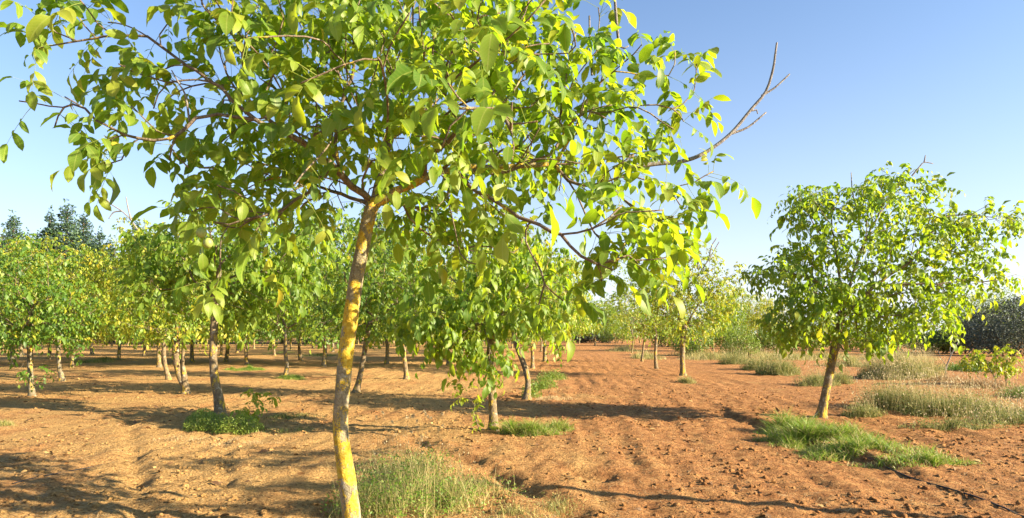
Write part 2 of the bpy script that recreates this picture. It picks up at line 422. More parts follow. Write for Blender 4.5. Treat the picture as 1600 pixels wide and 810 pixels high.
def clods():
    r = np.random.default_rng(11); n = 24000
    ico = np.array([(0, 0, 1), (0.9, 0, 0.3), (0.28, 0.85, 0.3), (-0.72, 0.53, 0.3), (-0.72, -0.53, 0.3), (0.28, -0.85, 0.3),
                    (0.72, 0.53, -0.4), (-0.28, 0.85, -0.4), (-0.9, 0, -0.4), (-0.28, -0.85, -0.4), (0.72, -0.53, -0.4)])
    f = np.array([(0, 1, 2), (0, 2, 3), (0, 3, 4), (0, 4, 5), (0, 5, 1), (1, 6, 2), (2, 7, 3), (3, 8, 4), (4, 9, 5), (5, 10, 1),
                  (6, 7, 2), (7, 8, 3), (8, 9, 4), (9, 10, 5), (10, 6, 1)])
    d = 4.3 + 13 * r.random(n) ** 1.5
    x = (r.random(n) * 2 - 1) * (0.85 * d); keep = (fbm(x * 0.9, d * 0.9, 2) + np.clip(0.06 * x, -0.02, 0.25) + 0.25 * r.standard_normal(n)) > 0.0
    x = x[keep]; d = d[keep]; n = len(x)
    s = 0.004 + 0.024 * r.random(n) ** 4.0
    V = ico[None] * (0.55 + 0.9 * r.random((n, 11, 1)))
    V = V * s[:, None, None] * np.stack([1 + 0.6 * r.random(n), 1 + 0.6 * r.random(n), 0.7 + 0.3 * r.random(n)], -1)[:, None]
    a = r.random(n) * 6.283; c_, s_ = np.cos(a)[:, None], np.sin(a)[:, None]
    W = np.stack([V[..., 0] * c_ - V[..., 1] * s_, V[..., 0] * s_ + V[..., 1] * c_, V[..., 2]], -1)
    W = W + np.stack([x, d, hgt(x, d) + s * 0.25], -1)[:, None]
    me = mesh_data('soil_clods', W.reshape(-1, 3), [(f[None] + (np.arange(n) * 11)[:, None, None]).reshape(-1, 3)], None, False, [SOIL])
    o = obj('soil_clods', me)
    tag(o, 'loose reddish clods of earth scattered over the tilled soil', 'soil clods', kind='stuff')
clods()

def blade_geo(g, x, y, z, L, W, r, lean=0.5, dirx=None, flat=False, rnd=None, seg=3, up0=0.9):
    """curved tapering blades, all arrays"""
    n = len(x); a = r.random(n) * 6.283
    hd = np.stack([np.cos(a), np.sin(a), np.zeros(n)], -1)
    if dirx is not None: hd = norm(hd + dirx)
    side = np.stack([-hd[:, 1], hd[:, 0], np.zeros(n)], -1)
    if not flat:
        b = r.random(n) * 6.283
        side = norm(np.stack([np.cos(b), np.sin(b), np.zeros(n)], -1))
    le = lean * (0.3 + r.random(n))
    up = np.array([0, 0, 1.0])
    base = np.stack([x, y, z], -1)
    rows = []; at_ = []
    rv = r.random(n) if rnd is None else rnd
    for k in range(seg):
        t = k / seg
        c = base + hd * (le * L * (0.25 * t + 0.75 * t * t))[:, None] + up * (L * t * (up0 - 0.35 * le * t))[:, None]
        w = (W * (1 - 0.55 * t))[:, None]
        rows += [c - side * w, c + side * w]
        at_ += [np.stack([np.full(n, t), np.full(n, 0.6), rv], -1)] * 2
    t = 1
    rows.append(base + hd * (le * L)[:, None] + up * (L * (up0 - 0.35 * le))[:, None]); at_.append(np.stack([np.ones(n), np.full(n, 0.6), rv], -1))
    m = 2 * seg + 1
    V = np.stack(rows, 1); A = np.stack(at_, 1)
    f4 = [[2 * k, 2 * k + 1, 2 * k + 3, 2 * k + 2] for k in range(seg - 1)]
    f3 = [[2 * seg - 2, 2 * seg - 1, 2 * seg]]
    off = (np.arange(n) * m)[:, None, None]
    g.add(V.reshape(-1, 3), (np.array(f3)[None] + off).reshape(-1, 3), (np.array(f4)[None] + off).reshape(-1, 4) if f4 else None, A.reshape(-1, 3))

def straw():
    r = np.random.default_rng(12); n = 26000
    d = 4.3 + 16 * r.random(n) ** 1.6; x = (r.random(n) * 2 - 1) * (0.85 * d)
    keep = (fbm(x * 0.6 + 9, d * 0.6, 2) - 0.05 * x + 0.22 * r.standard_normal(n)) > -0.05
    x = x[keep]; d = d[keep]; n = len(x)
    g = Geo()
    blade_geo(g, x, d, hgt(x, d) + 0.004, 0.05 + 0.13 * r.random(n), 0.0016 + 0.0016 * r.random(n), r, lean=1.4, up0=0.18, flat=True, seg=2)
    o = obj('straw_litter', g.data('straw_litter', [STRAW]))
    tag(o, 'thin dry straw and leaf litter strewn on the bare soil', 'straw', kind='stuff')
straw()

# ------------------------------------------------------------------ leaves
def leaf_template(ts):
    """x along the leaf 0..1, y across -1..1 as a share of the half width"""
    v = [(0, 0)]; w = [0]
    for t in ts:
        hw = math.sin(math.pi * t ** 0.97) ** 0.72
        v += [(t, -hw), (t, 0), (t, hw)]
    v.append((1, 0)); v = np.array(v); n = len(v)
    f3 = [(0, 2, 1), (0, 3, 2), (n - 4, n - 3, n - 1), (n - 3, n - 2, n - 1)]
    f4 = []
    for k in range(len(ts) - 1):
        a = 1 + 3 * k
        f4 += [(a, a + 1, a + 4, a + 3), (a + 1, a + 2, a + 5, a + 4)]
    return v, np.array(f3), np.array(f4).reshape(-1, 4)
T_LOW = leaf_template([0.45]); T_MID = leaf_template([0.25, 0.62]); T_HI = leaf_template([0.13, 0.32, 0.55, 0.8]); T_XHI = leaf_template([0.07, 0.17, 0.3, 0.45, 0.6, 0.75, 0.89])

def leaf_local(tpl, curl, fold, wave, ph, hwid):
    v = tpl[0]; x = v[:, 0][None]; y = v[:, 1][None]
    curl = np.asarray(curl)[:, None]; fold = np.asarray(fold)[:, None]; wave = np.asarray(wave)[:, None]; ph = np.asarray(ph)[:, None]; hw = np.asarray(hwid)[:, None]
    th = curl * x
    X = np.where(np.abs(curl) > 1e-3, np.sin(th) / np.maximum(np.abs(curl), 1e-3), x + 0 * th)
    Z = -np.where(np.abs(curl) > 1e-3, (1 - np.cos(th)) / np.maximum(np.abs(curl), 1e-3), 0) + fold * np.abs(y) * hw + wave * np.sin(x * 9 + ph) * y * np.abs(y) * hw
    Y = y * hw + 0 * th
    return np.stack([X, Y, Z], -1)
def add_leaves(g, tpl, pos, ax, nr, L, r, hue):
    n = len(pos)
    if not n: return
    b = np.cross(nr, ax)
    loc = leaf_local(tpl, 0.4 + 0.95 * r.random(n), 0.08 + 0.45 * r.random(n), 0.25 * r.random(n), r.random(n) * 6.3, 0.20 + 0.07 * r.random(n)) * L[:, None, None]
    W = pos[:, None] + loc[..., 0:1] * ax[:, None] + loc[..., 1:2] * b[:, None] + loc[..., 2:3] * nr[:, None]
    v = tpl[0]; m = len(v)
    A = np.empty((n, m, 3)); A[..., 0] = v[:, 0]; A[..., 1] = v[:, 1]; A[..., 2] = hue[:, None]
    off = (np.arange(n) * m)[:, None, None]
    g.add(W.reshape(-1, 3), (tpl[1][None] + off).reshape(-1, 3), (tpl[2][None] + off).reshape(-1, 4) if len(tpl[2]) else None, A.reshape(-1, 3))

LEAF_VARIANTS = []
def leaf_variants():
    r = np.random.default_rng(5)
    for k in range(18):
        loc = leaf_local(T_XHI, [0.3 + 0.8 * r.random()], [0.08 + 0.4 * r.random()], [0.1 + 0.3 * r.random()], [r.random() * 6], [0.205 + 0.06 * r.random()])[0]
        v = T_XHI[0]; hue = 0.08 + 0.84 * (k / 17.0)
        A = np.stack([v[:, 0], v[:, 1], np.full(len(v), hue)], -1)
        LEAF_VARIANTS.append((hue, mesh_data('walnut_leaf', loc, [T_XHI[1], T_XHI[2]], A, True, [LEAF])))
leaf_variants()

UP = np.array([0, 0, 1.0])
def compound_leaves(tip, tdir, r, per=(3, 6), Lr=(0.20, 0.36), leafL=0.135, hue0=0.45, hsd=0.2, droop=0.7, back=None):
    """arrays of leaflets of pinnate walnut leaves round each twig tip; returns leaflets and rachis curves"""
    k = r.integers(per[0], per[1] + 1, len(tip)); idx = np.repeat(np.arange(len(tip)), k)
    n = len(idx); o = tip[idx].copy(); td = tdir[idx]
    if back is not None: o -= td * (r.random(n) * back)[:, None]
    rv = norm(r.standard_normal((n, 3))); rad = norm(np.cross(td, rv))
    d = norm(td * (0.15 + 0.75 * r.random(n))[:, None] + rad + UP * (0.30 * r.random(n) + 0.05)[:, None])
    L = Lr[0] + (Lr[1] - Lr[0]) * r.random(n)
    sag = L * droop * (0.25 + 0.75 * r.random(n))
    chue = hue0 + hsd * r.standard_normal(n); csize = np.clip(1 + 0.2 * r.standard_normal(n), 0.6, 1.4)
    def P(t): return o + d * (L * t)[:, None] - UP * (sag * t * t)[:, None]
    def D(t): return norm(d * L[:, None] - UP * (2 * sag * t)[:, None])
    pos = []; ax = []; nr = []; sz = []; hu = []
    npair = r.integers(2, 4, n)
    for j in range(7):
        if j < 6:
            pair = j // 2; sgn = 1 if j % 2 else -1
            t = np.where(npair == 3, 0.42 + 0.20 * pair, 0.48 + 0.27 * pair) + 0.02 * sgn
            ok = pair < npair
            size = (0.62 + 0.14 * pair + 0.12 * (npair == 2))
        else:
            t = np.ones(n); ok = np.ones(n, bool); size = np.full(n, 1.15); sgn = 0
        dt = D(t); s = norm(np.cross(dt, UP) + 1e-4); up2 = np.cross(s, dt)
        a = dt * (0.45 if j < 6 else 1.0) + s * sgn * 0.9 + 0.22 * r.standard_normal((n, 3)) - UP * (droop * 0.9 * (0.3 + r.random(n)))[:, None]
        a = norm(a)
        nn = up2 + 0.28 * r.standard_normal((n, 3)) + s * sgn * 0.30
        nn = norm(nn - a * np.sum(nn * a, -1, keepdims=True))
        ok = ok & (r.random(n) > 0.05)
        pos.append(P(t)[ok]); ax.append(a[ok]); nr.append(nn[ok])
        sz.append((leafL * csize * size * (0.72 + 0.5 * r.random(n)))[ok]); hu.append((chue + 0.09 * r.standard_normal(n))[ok])
    rach = np.stack([P(np.full(n, t)) for t in (0, 0.34, 0.67, 1.0)], 1)
    return np.concatenate(pos), np.concatenate(ax), np.concatenate(nr), np.concatenate(sz), np.clip(np.concatenate(hu), 0.02, 0.93 + 0.06 * (r.random(len(np.concatenate(hu))) > 0.8)), rach
def add_rachis(g, rach, w, r):
    n = len(rach); ang = np.array([0, 2.09, 4.19])
    s = norm(np.cross(rach[:, -1] - rach[:, 0], UP) + 1e-4); u = norm(np.cross(s, rach[:, -1] - rach[:, 0]))
    V = []
    for k in range(4):
        ww = w * (1 - 0.2 * k)
        for q in ang: V.append(rach[:, k] + s * (math.cos(q) * ww) + u * (math.sin(q) * ww))
    V = np.stack(V, 1)
    f = [(3 * k + q, 3 * k + (q + 1) % 3, 3 * k + 3 + (q + 1) % 3, 3 * k + 3 + q) for k in range(3) for q in range(3)]
    A = np.zeros((n, 12, 3)); A[..., 0] = 0.5; A[..., 2] = (0.6 + 0.3 * r.random(n))[:, None]
    g.add(V.reshape(-1, 3), None, (np.array(f)[None] + (np.arange(n) * 12)[:, None, None]).reshape(-1, 4), A.reshape(-1, 3))

def fallen_leaves():
    r = np.random.default_rng(14); n = 2600
    d = 4.4 + 18 * r.random(n) ** 1.3; x = (r.random(n) * 2 - 1) * 0.85 * d
    k = (fbm(x * 0.5 + 3, d * 0.5 + 8, 2) - 0.04 * x + 0.25 * r.standard_normal(n)) > 0.05; x, d = x[k], d[k]; n = len(x)
    ax = norm(np.stack([r.standard_normal(n), r.standard_normal(n), 0.25 * r.standard_normal(n)], -1)); nn = norm(UP + 0.45 * r.standard_normal((n, 3))); nn = norm(nn - ax * np.sum(nn * ax, -1, keepdims=True))
    g = Geo(); add_leaves(g, T_MID, np.stack([x, d, hgt(x, d) + 0.016], -1), ax, nn, 0.05 + 0.07 * r.random(n), r, r.random(n))
    tag(obj('fallen_leaves', g.data('fallen_leaves', [DEADLEAF])), 'dry brown walnut leaves fallen on the bare soil', 'fallen leaves', kind='stuff')
fallen_leaves()

# ------------------------------------------------------------------ trees
def sample_lobes(lobes, r, mind=0.17):
    """lobes: (centre xyz, radii xyz, count) -> points, shell-biased, kept apart"""
    pts = []
    for c, rd, n in lobes:
        c = np.asarray(c, float); rd = np.asarray(rd, float); k = 0; tries = 0
        while k < n and tries < n * 6:
            tries += 1
            q = r.standard_normal(3); q /= np.linalg.norm(q); q *= r.random() ** 0.42
            p = c + q * rd
            if pts and np.min(np.sum((np.array(pts) - p) ** 2, 1)) < mind * mind: continue
            pts.append(p); k += 1
    return np.array(pts)

def grow_skeleton(trunk, limbs, targets, r, bf=0.35, step=0.13, lift=0.12, curvy=0.05):
    """trunk: (n,4) resampled; limbs: polylines whose first point lies on the skeleton.
    Returns positions, parents, index of first free node, tip node per target"""
    pos = [tuple(trunk[-1, :3])]; par = [-1]; plen = [0.0]; dirs = [norm(trunk[-1, :3] - trunk[-2, :3])]
    tips = []
    def extend(start, pts):
        cur = start
        for p in pts:
            p = np.asarray(p); L = np.linalg.norm(p - pos[cur])
            pos.append(tuple(p)); par.append(cur); plen.append(plen[cur] + L); dirs.append((p - np.asarray(pos[cur])) / max(L, 1e-6)); cur = len(pos) - 1
        return cur
    for lb in limbs:
        q = resample(np.asarray(lb, float), step)
        A = np.array(pos); st = int(np.argmin(np.sum((A - q[0]) ** 2, 1)))
        q = q[1:]; q = q + 0.5 * curvy * (r.random((len(q), 3)) - 0.5)
        extend(st, q)
    if len(targets):
        A = np.array(pos); dd = np.min(np.linalg.norm(targets[:, None] - A[None], axis=2), 1)
        for ti in np.argsort(dd):
            t = targets[ti]; A = np.array(pos); L = np.linalg.norm(A - t, axis=1)
            Dv = np.array(dirs); cosb = np.sum(Dv * (t - A), 1) / np.maximum(L, 1e-6)
            cost = L * (1.25 - 0.35 * cosb) + bf * np.array(plen)
            cost[0] += 0.25
            s = int(np.argmin(cost)); p0 = A[s]; dist = L[s]
            if dist < 0.05: tips.append(s); continue
            c1 = p0 + norm(Dv[s] + 0.6 * norm(t - p0)) * dist * 0.38 + UP * lift * dist * 0.2
            c2 = t - norm(t - p0) * dist * 0.3 + UP * lift * dist * (r.random() - 0.2) + curvy * dist * r.standard_normal(3)
            k = max(2, int(dist / step) + 1); pts = []
            for j in range(1, k + 1):
                x = j / k
                pts.append((1 - x) ** 3 * p0 + 3 * (1 - x) ** 2 * x * c1 + 3 * (1 - x) * x * x * c2 + x ** 3 * t)
            tips.append(extend(s, pts))
    return np.array(pos), np.array(par), np.array(dirs), tips

def skeleton_chains(pos, par, rtop, rtip):
    n = len(pos); cnt = np.zeros(n); ch = [[] for _ in range(n)]
    for i in range(1, n): ch[par[i]].append(i)
    for i in range(n - 1, -1, -1):
        if not ch[i]: cnt[i] = 1
        if par[i] >= 0: cnt[par[i]] += cnt[i]
    p = math.log(rtop / rtip) / math.log(max(cnt[0], 2))
    rad = rtip * cnt ** p
    chains = []; stack = [(0, None)]
    while stack:
        i, pr = stack.pop()
        path = [] if pr is None else [pr]; rr = [] if pr is None else [min(rad[i] * 1.05, rad[pr])]
        while True:
            path.append(i); rr.append(rad[i])
            if not ch[i]: break
            big = max(ch[i], key=lambda q: cnt[q])
            for q in ch[i]:
                if q != big: stack.append((q, i))
            i = big
        chains.append((pos[path], np.array(rr)))
    return chains, rad

def project(p):
    d = np.maximum(p[..., 1], 0.05)
    return U0 + F * p[..., 0] / d, V0 - F * (p[..., 2] - CH) / d, d

def make_tree(name, label, cat, group, trunk, lobes, limbs=(), extra=(), seed=1, leafL=0.135, per=(3, 6), Lr=(0.20, 0.36), hue=0.45, hsd=0.2,
              tpl=None, lmat=None, bark=None, singles=0, rtip=0.0035, branch_parts=8, droop=0.7, bf=0.35, mind=0.17, wob=0.08, bare=(), tubes=(12, 7, 4),
              second_trunk=None, twigmin=0.0, tip_n=None, along=0.0, step=0.13, flare=0.5):
    r = np.random.default_rng(seed); tpl = T_LOW if tpl is None else tpl; lmat = lmat or LEAF_FAR; bark = bark or BARK
    trunk = np.asarray(trunk, float).copy(); base = trunk[0, :3].copy(); base[2] = hz(base[0], base[1])
    trunk[0, 2] = base[2] - 0.08
    root = empty(name, base); tag(root, label, cat, group)
    tr = resample(trunk, 0.05)
    g = Geo(); hgt_ = np.maximum(tr[:, 2] - base[2], 0)
    tube(g, tr[:, :3], tr[:, 3] * (1 + flare * np.exp(-hgt_ / 0.07)), tubes[0], True, wob, seed)
    if second_trunk is not None:
        s2 = resample(np.asarray(second_trunk, float), 0.06); g2 = Geo(); tube(g2, s2[:, :3], s2[:, 3], tubes[0], True, wob, seed + 5)
    obj('trunk', g.data('trunk', [bark], base), root)
    if second_trunk is not None: obj('trunk', g2.data('trunk', [bark], base), root)
    tg = sample_lobes(lobes, r, mind) if lobes else np.zeros((0, 3))
    if len(extra): tg = np.vstack([tg, np.asarray(extra, float)])
    pos, par, dirs, tips = grow_skeleton(tr, limbs, tg, r, bf=bf, step=step)
    chains, rad = skeleton_chains(pos, par, trunk[-1, 3] * 0.92, rtip)
    order = sorted(range(len(chains)), key=lambda q: -chains[q][1][0] * (len(chains[q][0]) ** 0.5))
    main = set(order[:branch_parts]); gt = Geo()
    for q, (pts, rr) in enumerate(chains):
        if q in main:
            gb = Geo(); tube(gb, pts, rr, tubes[1], True, wob * 0.7, seed + q); obj('branch', gb.data('branch', [bark if rr[0] > 0.03 else BARK_TWIG], base), root)
        elif rr.max() > twigmin:
            tube(gt, pts, rr, tubes[2], True)
    if gt.n: obj('twigs', gt.data('twigs', [BARK_TWIG], base), root, 'stuff')
    for pl in bare:
        gb = Geo(); q = resample(np.asarray(pl, float), 0.06); tube(gb, q[:, :3], q[:, 3], 5, True, 0.15, seed); obj('bare_twig', gb.data('bare_twig', [BARK_DEAD], base), root)
    # foliage
    ti = np.array(tips); tp = pos[ti]; tdv = dirs[ti]
    if along > 0:
        cand = np.where((rad < rtip * 3.2) & (r.random(len(pos)) < along))[0]
        tp2 = pos[cand]; td2 = norm(dirs[cand] + 0.8 * r.standard_normal((len(cand), 3)))
        A = compound_leaves(tp, tdv, r, per, Lr, leafL, hue, hsd, droop, 0.10)
        B = compound_leaves(tp2, td2, r, (1, 1), Lr, leafL, hue, hsd, droop)
        P_, ax, nr, L, hu, rach = [np.concatenate([a, b]) for a, b in zip(A, B)]
    else:
        P_, ax, nr, L, hu, rach = compound_leaves(tp, tdv, r, per, Lr, leafL, hue, hsd, droop, 0.10)
    keep = P_[:, 2] > base[2] + 0.05
    sel = np.zeros(len(P_), bool)
    if singles:
        u, v, d = project(P_)
        vis = (u > -10) & (u < 1610) & (v > -10) & (v < 815) & (P_[:, 1] > 0.5) & keep
        # nearest leaves in view, skipping those hidden by a nearer leaf in the same small cell
        score = np.where(vis, L / d, -1); od = np.argsort(d); seen = {}
        cell = max(6.0, 0.45 * leafL * F / np.median(d))
        for q in od:
            if not vis[q]: continue
            key = (int(u[q] / cell), int(v[q] / cell)); c_ = seen.get(key, 0); seen[key] = c_ + 1
            if c_ >= 2: score[q] *= 0.4
        best = np.argsort(-score)[:singles]; best = best[score[best] > 0]; sel[best] = True
    gl = Geo(); m = keep & ~sel
    add_leaves(gl, tpl, P_[m], ax[m], nr[m], L[m], r, hu[m])
    if Lr[1] > 0.1 and tpl is not T_LOW: add_rachis(gl, rach, 0.0022, r)
    crown = obj('crown', gl.data('crown', [lmat], base), root, 'stuff')
    if singles:
        hs = np.array([h for h, _ in LEAF_VARIANTS])
        for q in np.where(sel)[0]:
            k = int(np.argmin(np.abs(hs - hu[q] + 0.06 * r.standard_normal())))
            o = bpy.data.objects.new('leaf', LEAF_VARIANTS[k][1]); col.objects.link(o); o.parent = crown
            b = np.cross(nr[q], ax[q]); M = np.eye(4); M[:3, 0] = ax[q] * L[q]; M[:3, 1] = b * L[q]; M[:3, 2] = nr[q] * L[q]; M[:3, 3] = P_[q] - base
            o.matrix_local = Matrix(M.tolist())
    print(name, 'clusters', len(tg), 'leaflets', len(P_), 'nodes', len(pos))
    return root

def px_trunk(pts, d):
    """pts: (u, v, width px)[, depth offset] -> (n,4)"""
    out = []
    for p in pts:
        dd = d + (p[3] if len(p) > 3 else 0); q = at(p[0], p[1], dd); out.append((*q, p[2] / 2 / F * dd))
    return out
def lobe(u, v, d, ru, rv, rd, n):
    return (at(u, v, d), (ru / F * d, rd, rv / F * d), n)
def limb(*pts): return [at(*p) for p in pts]

# ---- the main tree in front
D0 = ground_d(832)
hero_trunk = px_trunk([(553, 834, 30.4), (549, 800, 28.5), (541, 740, 26.6), (534, 690, 24.2), (532, 650, 23.3), (536, 600, 23.3), (541, 550, 22.8), (549, 490, 22.3), (556, 440, 21.8), (565, 395, 21.4), (574, 350, 20.9), (583, 318, 20.9)], D0)
hero_limbs = [
    limb((583, 318, D0), (620, 300, D0 - 0.05), (665, 277, D0 - 0.1), (711, 264, D0 - 0.1), (790, 259, D0), (864, 257, D0 + 0.1), (933, 252, D0 + 0.15), (993, 241, D0 + 0.1), (1035, 232, D0)),
    limb((583, 318, D0), (592, 288, D0 + 0.05), (600, 255, D0 + 0.1), (609, 217, D0 + 0.15), (623, 180, D0 + 0.2), (634, 120, D0 + 0.2), (630, 50, D0 + 0.15), (640, -40, D0 + 0.1), (650, -140, D0 + 0.1)),
    limb((583, 318, D0), (550, 290, D0 - 0.1), (520, 260, D0 - 0.25), (476, 224, D0 - 0.45), (440, 205, D0 - 0.55), (395, 183, D0 - 0.6), (345, 140, D0 - 0.6), (290, 100, D0 - 0.55), (230, 60, D0 - 0.5)),
    limb((711, 264, D0 - 0.1), (735, 290, D0 - 0.35), (757, 306, D0 - 0.5), (781, 320, D0 - 0.6), (812, 339, D0 - 0.7), (843, 354, D0 - 0.75), (878, 370, D0 - 0.8), (909, 399, D0 - 0.8), (960, 420, D0 - 0.8)),
    limb((822, 345, D0 - 0.7), (819, 377, D0 - 0.7), (838, 412, D0 - 0.72), (848, 446, D0 - 0.75), (842, 477, D0 - 0.75)),
    limb((395, 183, D0 - 0.6), (340, 178, D0 - 0.65), (304, 186, D0 - 0.7), (276, 210, D0 - 0.75), (240, 218, D0 - 0.8), (196, 214, D0 - 0.8), (165, 197, D0 - 0.85), (130, 170, D0 - 0.85), (100, 150, D0 - 0.9)),
    limb((609, 217, D0 + 0.15), (575, 200, D0 + 0.3), (540, 170, D0 + 0.5), (500, 110, D0 + 0.7), (470, 40, D0 + 0.8), (450, -30, D0 + 0.9)),
    limb((623, 180, D0 + 0.2), (640, 110, D0 - 0.1), (651, 65, D0 - 0.3), (700, 95, D0 - 0.6), (734, 113, D0 - 0.8), (737, 60, D0 - 0.9), (737, 0, D0 - 0.95), (740, -60, D0 - 1.0)),
    limb((650, 262, D0 - 0.1), (690, 230, D0 - 0.4), (735, 190, D0 - 0.8), (770, 170, D0 - 1.2), (800, 200, D0 - 1.6)),
    limb((864, 257, D0 + 0.1), (900, 200, D0 + 0.1), (920, 150, D0 + 0.1), (960, 110, D0), (1010, 120, D0)),
    limb((864, 257, D0 + 0.1), (890, 280, D0), (925, 290, D0 - 0.1), (965, 275, D0 - 0.1)),
    limb((583, 318, D0), (545, 310, D0 + 0.3), (480, 285, D0 + 0.5), (400, 252, D0 + 0.3), (348, 264, D0 + 0.2)),
    limb((609, 217, D0 + 0.15), (640, 190, D0 + 0.6), (690, 150, D0 + 1.0), (760, 90, D0 + 1.3)),
    limb((520, 260, D0 - 0.25), (480, 300, D0 - 0.5), (430, 330, D0 - 0.7), (380, 345, D0 - 0.8), (340, 350, D0 - 0.85)),
    limb((695, 268, D0 - 0.1), (703, 325, D0 - 0.3), (713, 377, D0 - 0.4), (729, 412, D0 - 0.45), (760, 408, D0 - 0.5)),
    limb((600, 255, D0 + 0.1), (570, 190, D0 - 0.4), (540, 110, D0 - 0.9), (500, 60, D0 - 1.3)),
]
hero_lobes = [
    lobe(620, 40, D0, 300, 120, 1.35, 66), lobe(440, 80, D0 - 0.3, 170, 115, 1.1, 31), lobe(800, 170, D0 - 0.1, 150, 115, 1.2, 38),
    lobe(950, 240, D0 - 0.1, 110, 90, 0.9, 16), lobe(970, 370, D0 - 0.5, 95, 55, 0.7, 14), lobe(760, 335, D0 + 0.2, 150, 60, 1.0, 18),
    lobe(480, 225, D0, 150, 60, 0.9, 24), lobe(320, 100, D0 - 0.3, 120, 70, 0.8, 8), lobe(370, 330, D0 - 0.7, 75, 35, 0.4, 6),
    lobe(620, 170, D0 - 0.8, 170, 80, 0.5, 14), lobe(610, -150, D0, 240, 130, 1.2, 30), lobe(860, 90, D0, 90, 100, 0.8, 14), lobe(700, 60, D0 - 1.2, 200, 70, 0.5, 16),
    lobe(620, 250, D0 + 1.2, 240, 80, 0.6, 16), lobe(450, 312, D0 + 0.5, 110, 30, 0.8, 12), lobe(690, 335, D0 + 0.7, 100, 36, 0.8, 12), lobe(180, 30, D0 - 0.5, 80, 40, 0.6, 4)]
hero_extra = [at(*p) for p in [
    (62, 30, 4.1), (60, 75, 4.1), (118, 18, 4.2), (150, 60, 4.2), (185, 100, 4.2), (30, 158, 4.0), (100, 168, 4.0), (85, 200, 4.0), (165, 225, 4.0), (190, 250, 4.0),
    (160, 255, 4.0), (265, 250, 4.1), (295, 262, 4.1), (205, 165, 4.1), (240, 170, 4.2), (230, 120, 4.3), (330, 240, 4.4), (245, 205, 4.1),
    (1055, 80, 4.9), (1088, 100, 4.9), (1085, 140, 4.9), (1045, 118, 4.8), (1003, 70, 4.6), (1115, 268, 4.7), (1085, 285, 4.7), (1040, 292, 4.7), (1065, 325, 4.7),
    (1000, 165, 4.8), (1068, 190, 4.9), (935, 12, 4.9), (1050, 170, 4.8), (960, 120, 4.8), (1075, 350, 4.4), (1030, 345, 4.2), (1000, 420, 4.1), (940, 440, 4.1),
    (845, 480, 4.1), (880, 470, 4.2), (345, 430, 4.0), (400, 360, 3.9), (335, 450, 4.0), (300, 330, 4.0), (700, 170, 3.0), (800, 250, 3.0), (690, 235, 3.1), (590, 90, 3.1), (470, 130, 3.0), (460, 290, 3.3), (840, 190, 3.2), (385, 60, 3.2),
    (700, 130, 3.0), (640, 20, 3.1), (800, 160, 3.1)]]
dd = D0 + 0.1
def bw(pts, w0, w1, d): return [(*at(u, v, d), (w0 + (w1 - w0) * k / (len(pts) - 1)) / 2 / F * d) for k, (u, v) in enumerate(pts)]
hero_bare = [
    bw([(985, 262), (1030, 256), (1065, 253), (1100, 240), (1141, 210), (1174, 171), (1197, 143), (1208, 109), (1211, 88), (1214, 67)], 8, 3, dd),
    bw([(1190, 150), (1210, 138), (1234, 116)], 4, 2.5, dd), bw([(1144, 209), (1169, 199), (1197, 176)], 4.5, 2.5, dd), bw([(1172, 174), (1182, 172), (1184, 178)], 3, 2, dd),
    bw([(940, 112), (956, 100), (966, 72), (964, 40), (961, 0), (960, -30)], 6, 4, dd), bw([(966, 72), (976, 76), (982, 72)], 4, 2, dd),
    bw([(925, 118), (922, 70), (921, 25)], 4, 3, dd), bw([(348, 264), (330, 262), (312, 262), (300, 254)], 5, 2, D0 + 0.2), bw([(350, 264), (352, 275), (350, 288)], 4, 3, D0 + 0.2),
    bw([(296, 190), (290, 150), (282, 135), (268, 110)], 4, 2, D0 - 0.7)]
hero_lobes = [(c_, r_, int(n_ * 1.2)) for c_, r_, n_ in hero_lobes]
hero = make_tree('walnut_tree', 'large leaning walnut tree in front, its trunk blotched with yellow lichen', 'tree', 'walnut trees of the orchard', hero_trunk, hero_lobes, hero_limbs, hero_extra,
                 seed=21, mind=0.14, per=(2, 4), droop=0.48, leafL=0.125, Lr=(0.20, 0.38), tpl=T_HI, lmat=LEAF, bark=BARK_HERO, singles=300, branch_parts=18, bare=hero_bare, tubes=(28, 10, 5), rtip=0.0046, along=0.10, wob=0.07, hue=0.54, hsd=0.20, flare=0.05)
def walnut_fruit(parent, p, rad, seed):
    g = Geo(); r = np.random.default_rng(seed)
    th = np.linspace(0.12, math.pi - 0.12, 10)
    pts = np.array([[0, 0, -math.cos(t) * rad * 1.08] for t in th]) + p
    tube(g, pts, np.sin(th) * rad, 16, True, 0.03, seed)
    o = obj('walnut', g.data('walnut', [NUT], np.array(parent.location)), parent); o['label'] = 'round green walnut fruit'
walnut_fruit(hero, at(315, 364, 3.9), 0.031, 1); walnut_fruit(hero, at(325, 380, 3.92), 0.029, 2)

# ---- trees of the orchard that show their own shape
G = 'walnut trees of the orchard'
def mid_tree(label, u, v, pts, lobes, dens=1.95, skirt=True, **kw):
    d = ground_d(v); kw.setdefault('leafL', 0.118); kw.setdefault('mind', 0.15); kw.setdefault('per', (4, 6))
    if v < 630 and skirt: lobes = list(lobes) + [(u, 508, 0, 1650 / d, 22, 1.6, 26)]
    if v < 640: pts = [(p[0], p[1], p[2] * 0.85) for p in pts]
    tk = px_trunk([(u, v + 2, pts[0][2])] + [tuple(p) for p in pts], d)
    return make_tree('walnut_tree', label, 'tree', G, tk, [lobe(a, b, d + dz, ru, rv, rd, int(n * dens)) for a, b, dz, ru, rv, rd, n in lobes], **kw)
def px_bare(d, *pls): return [bw(p, 2.6, 1.4, d) for p in pls]

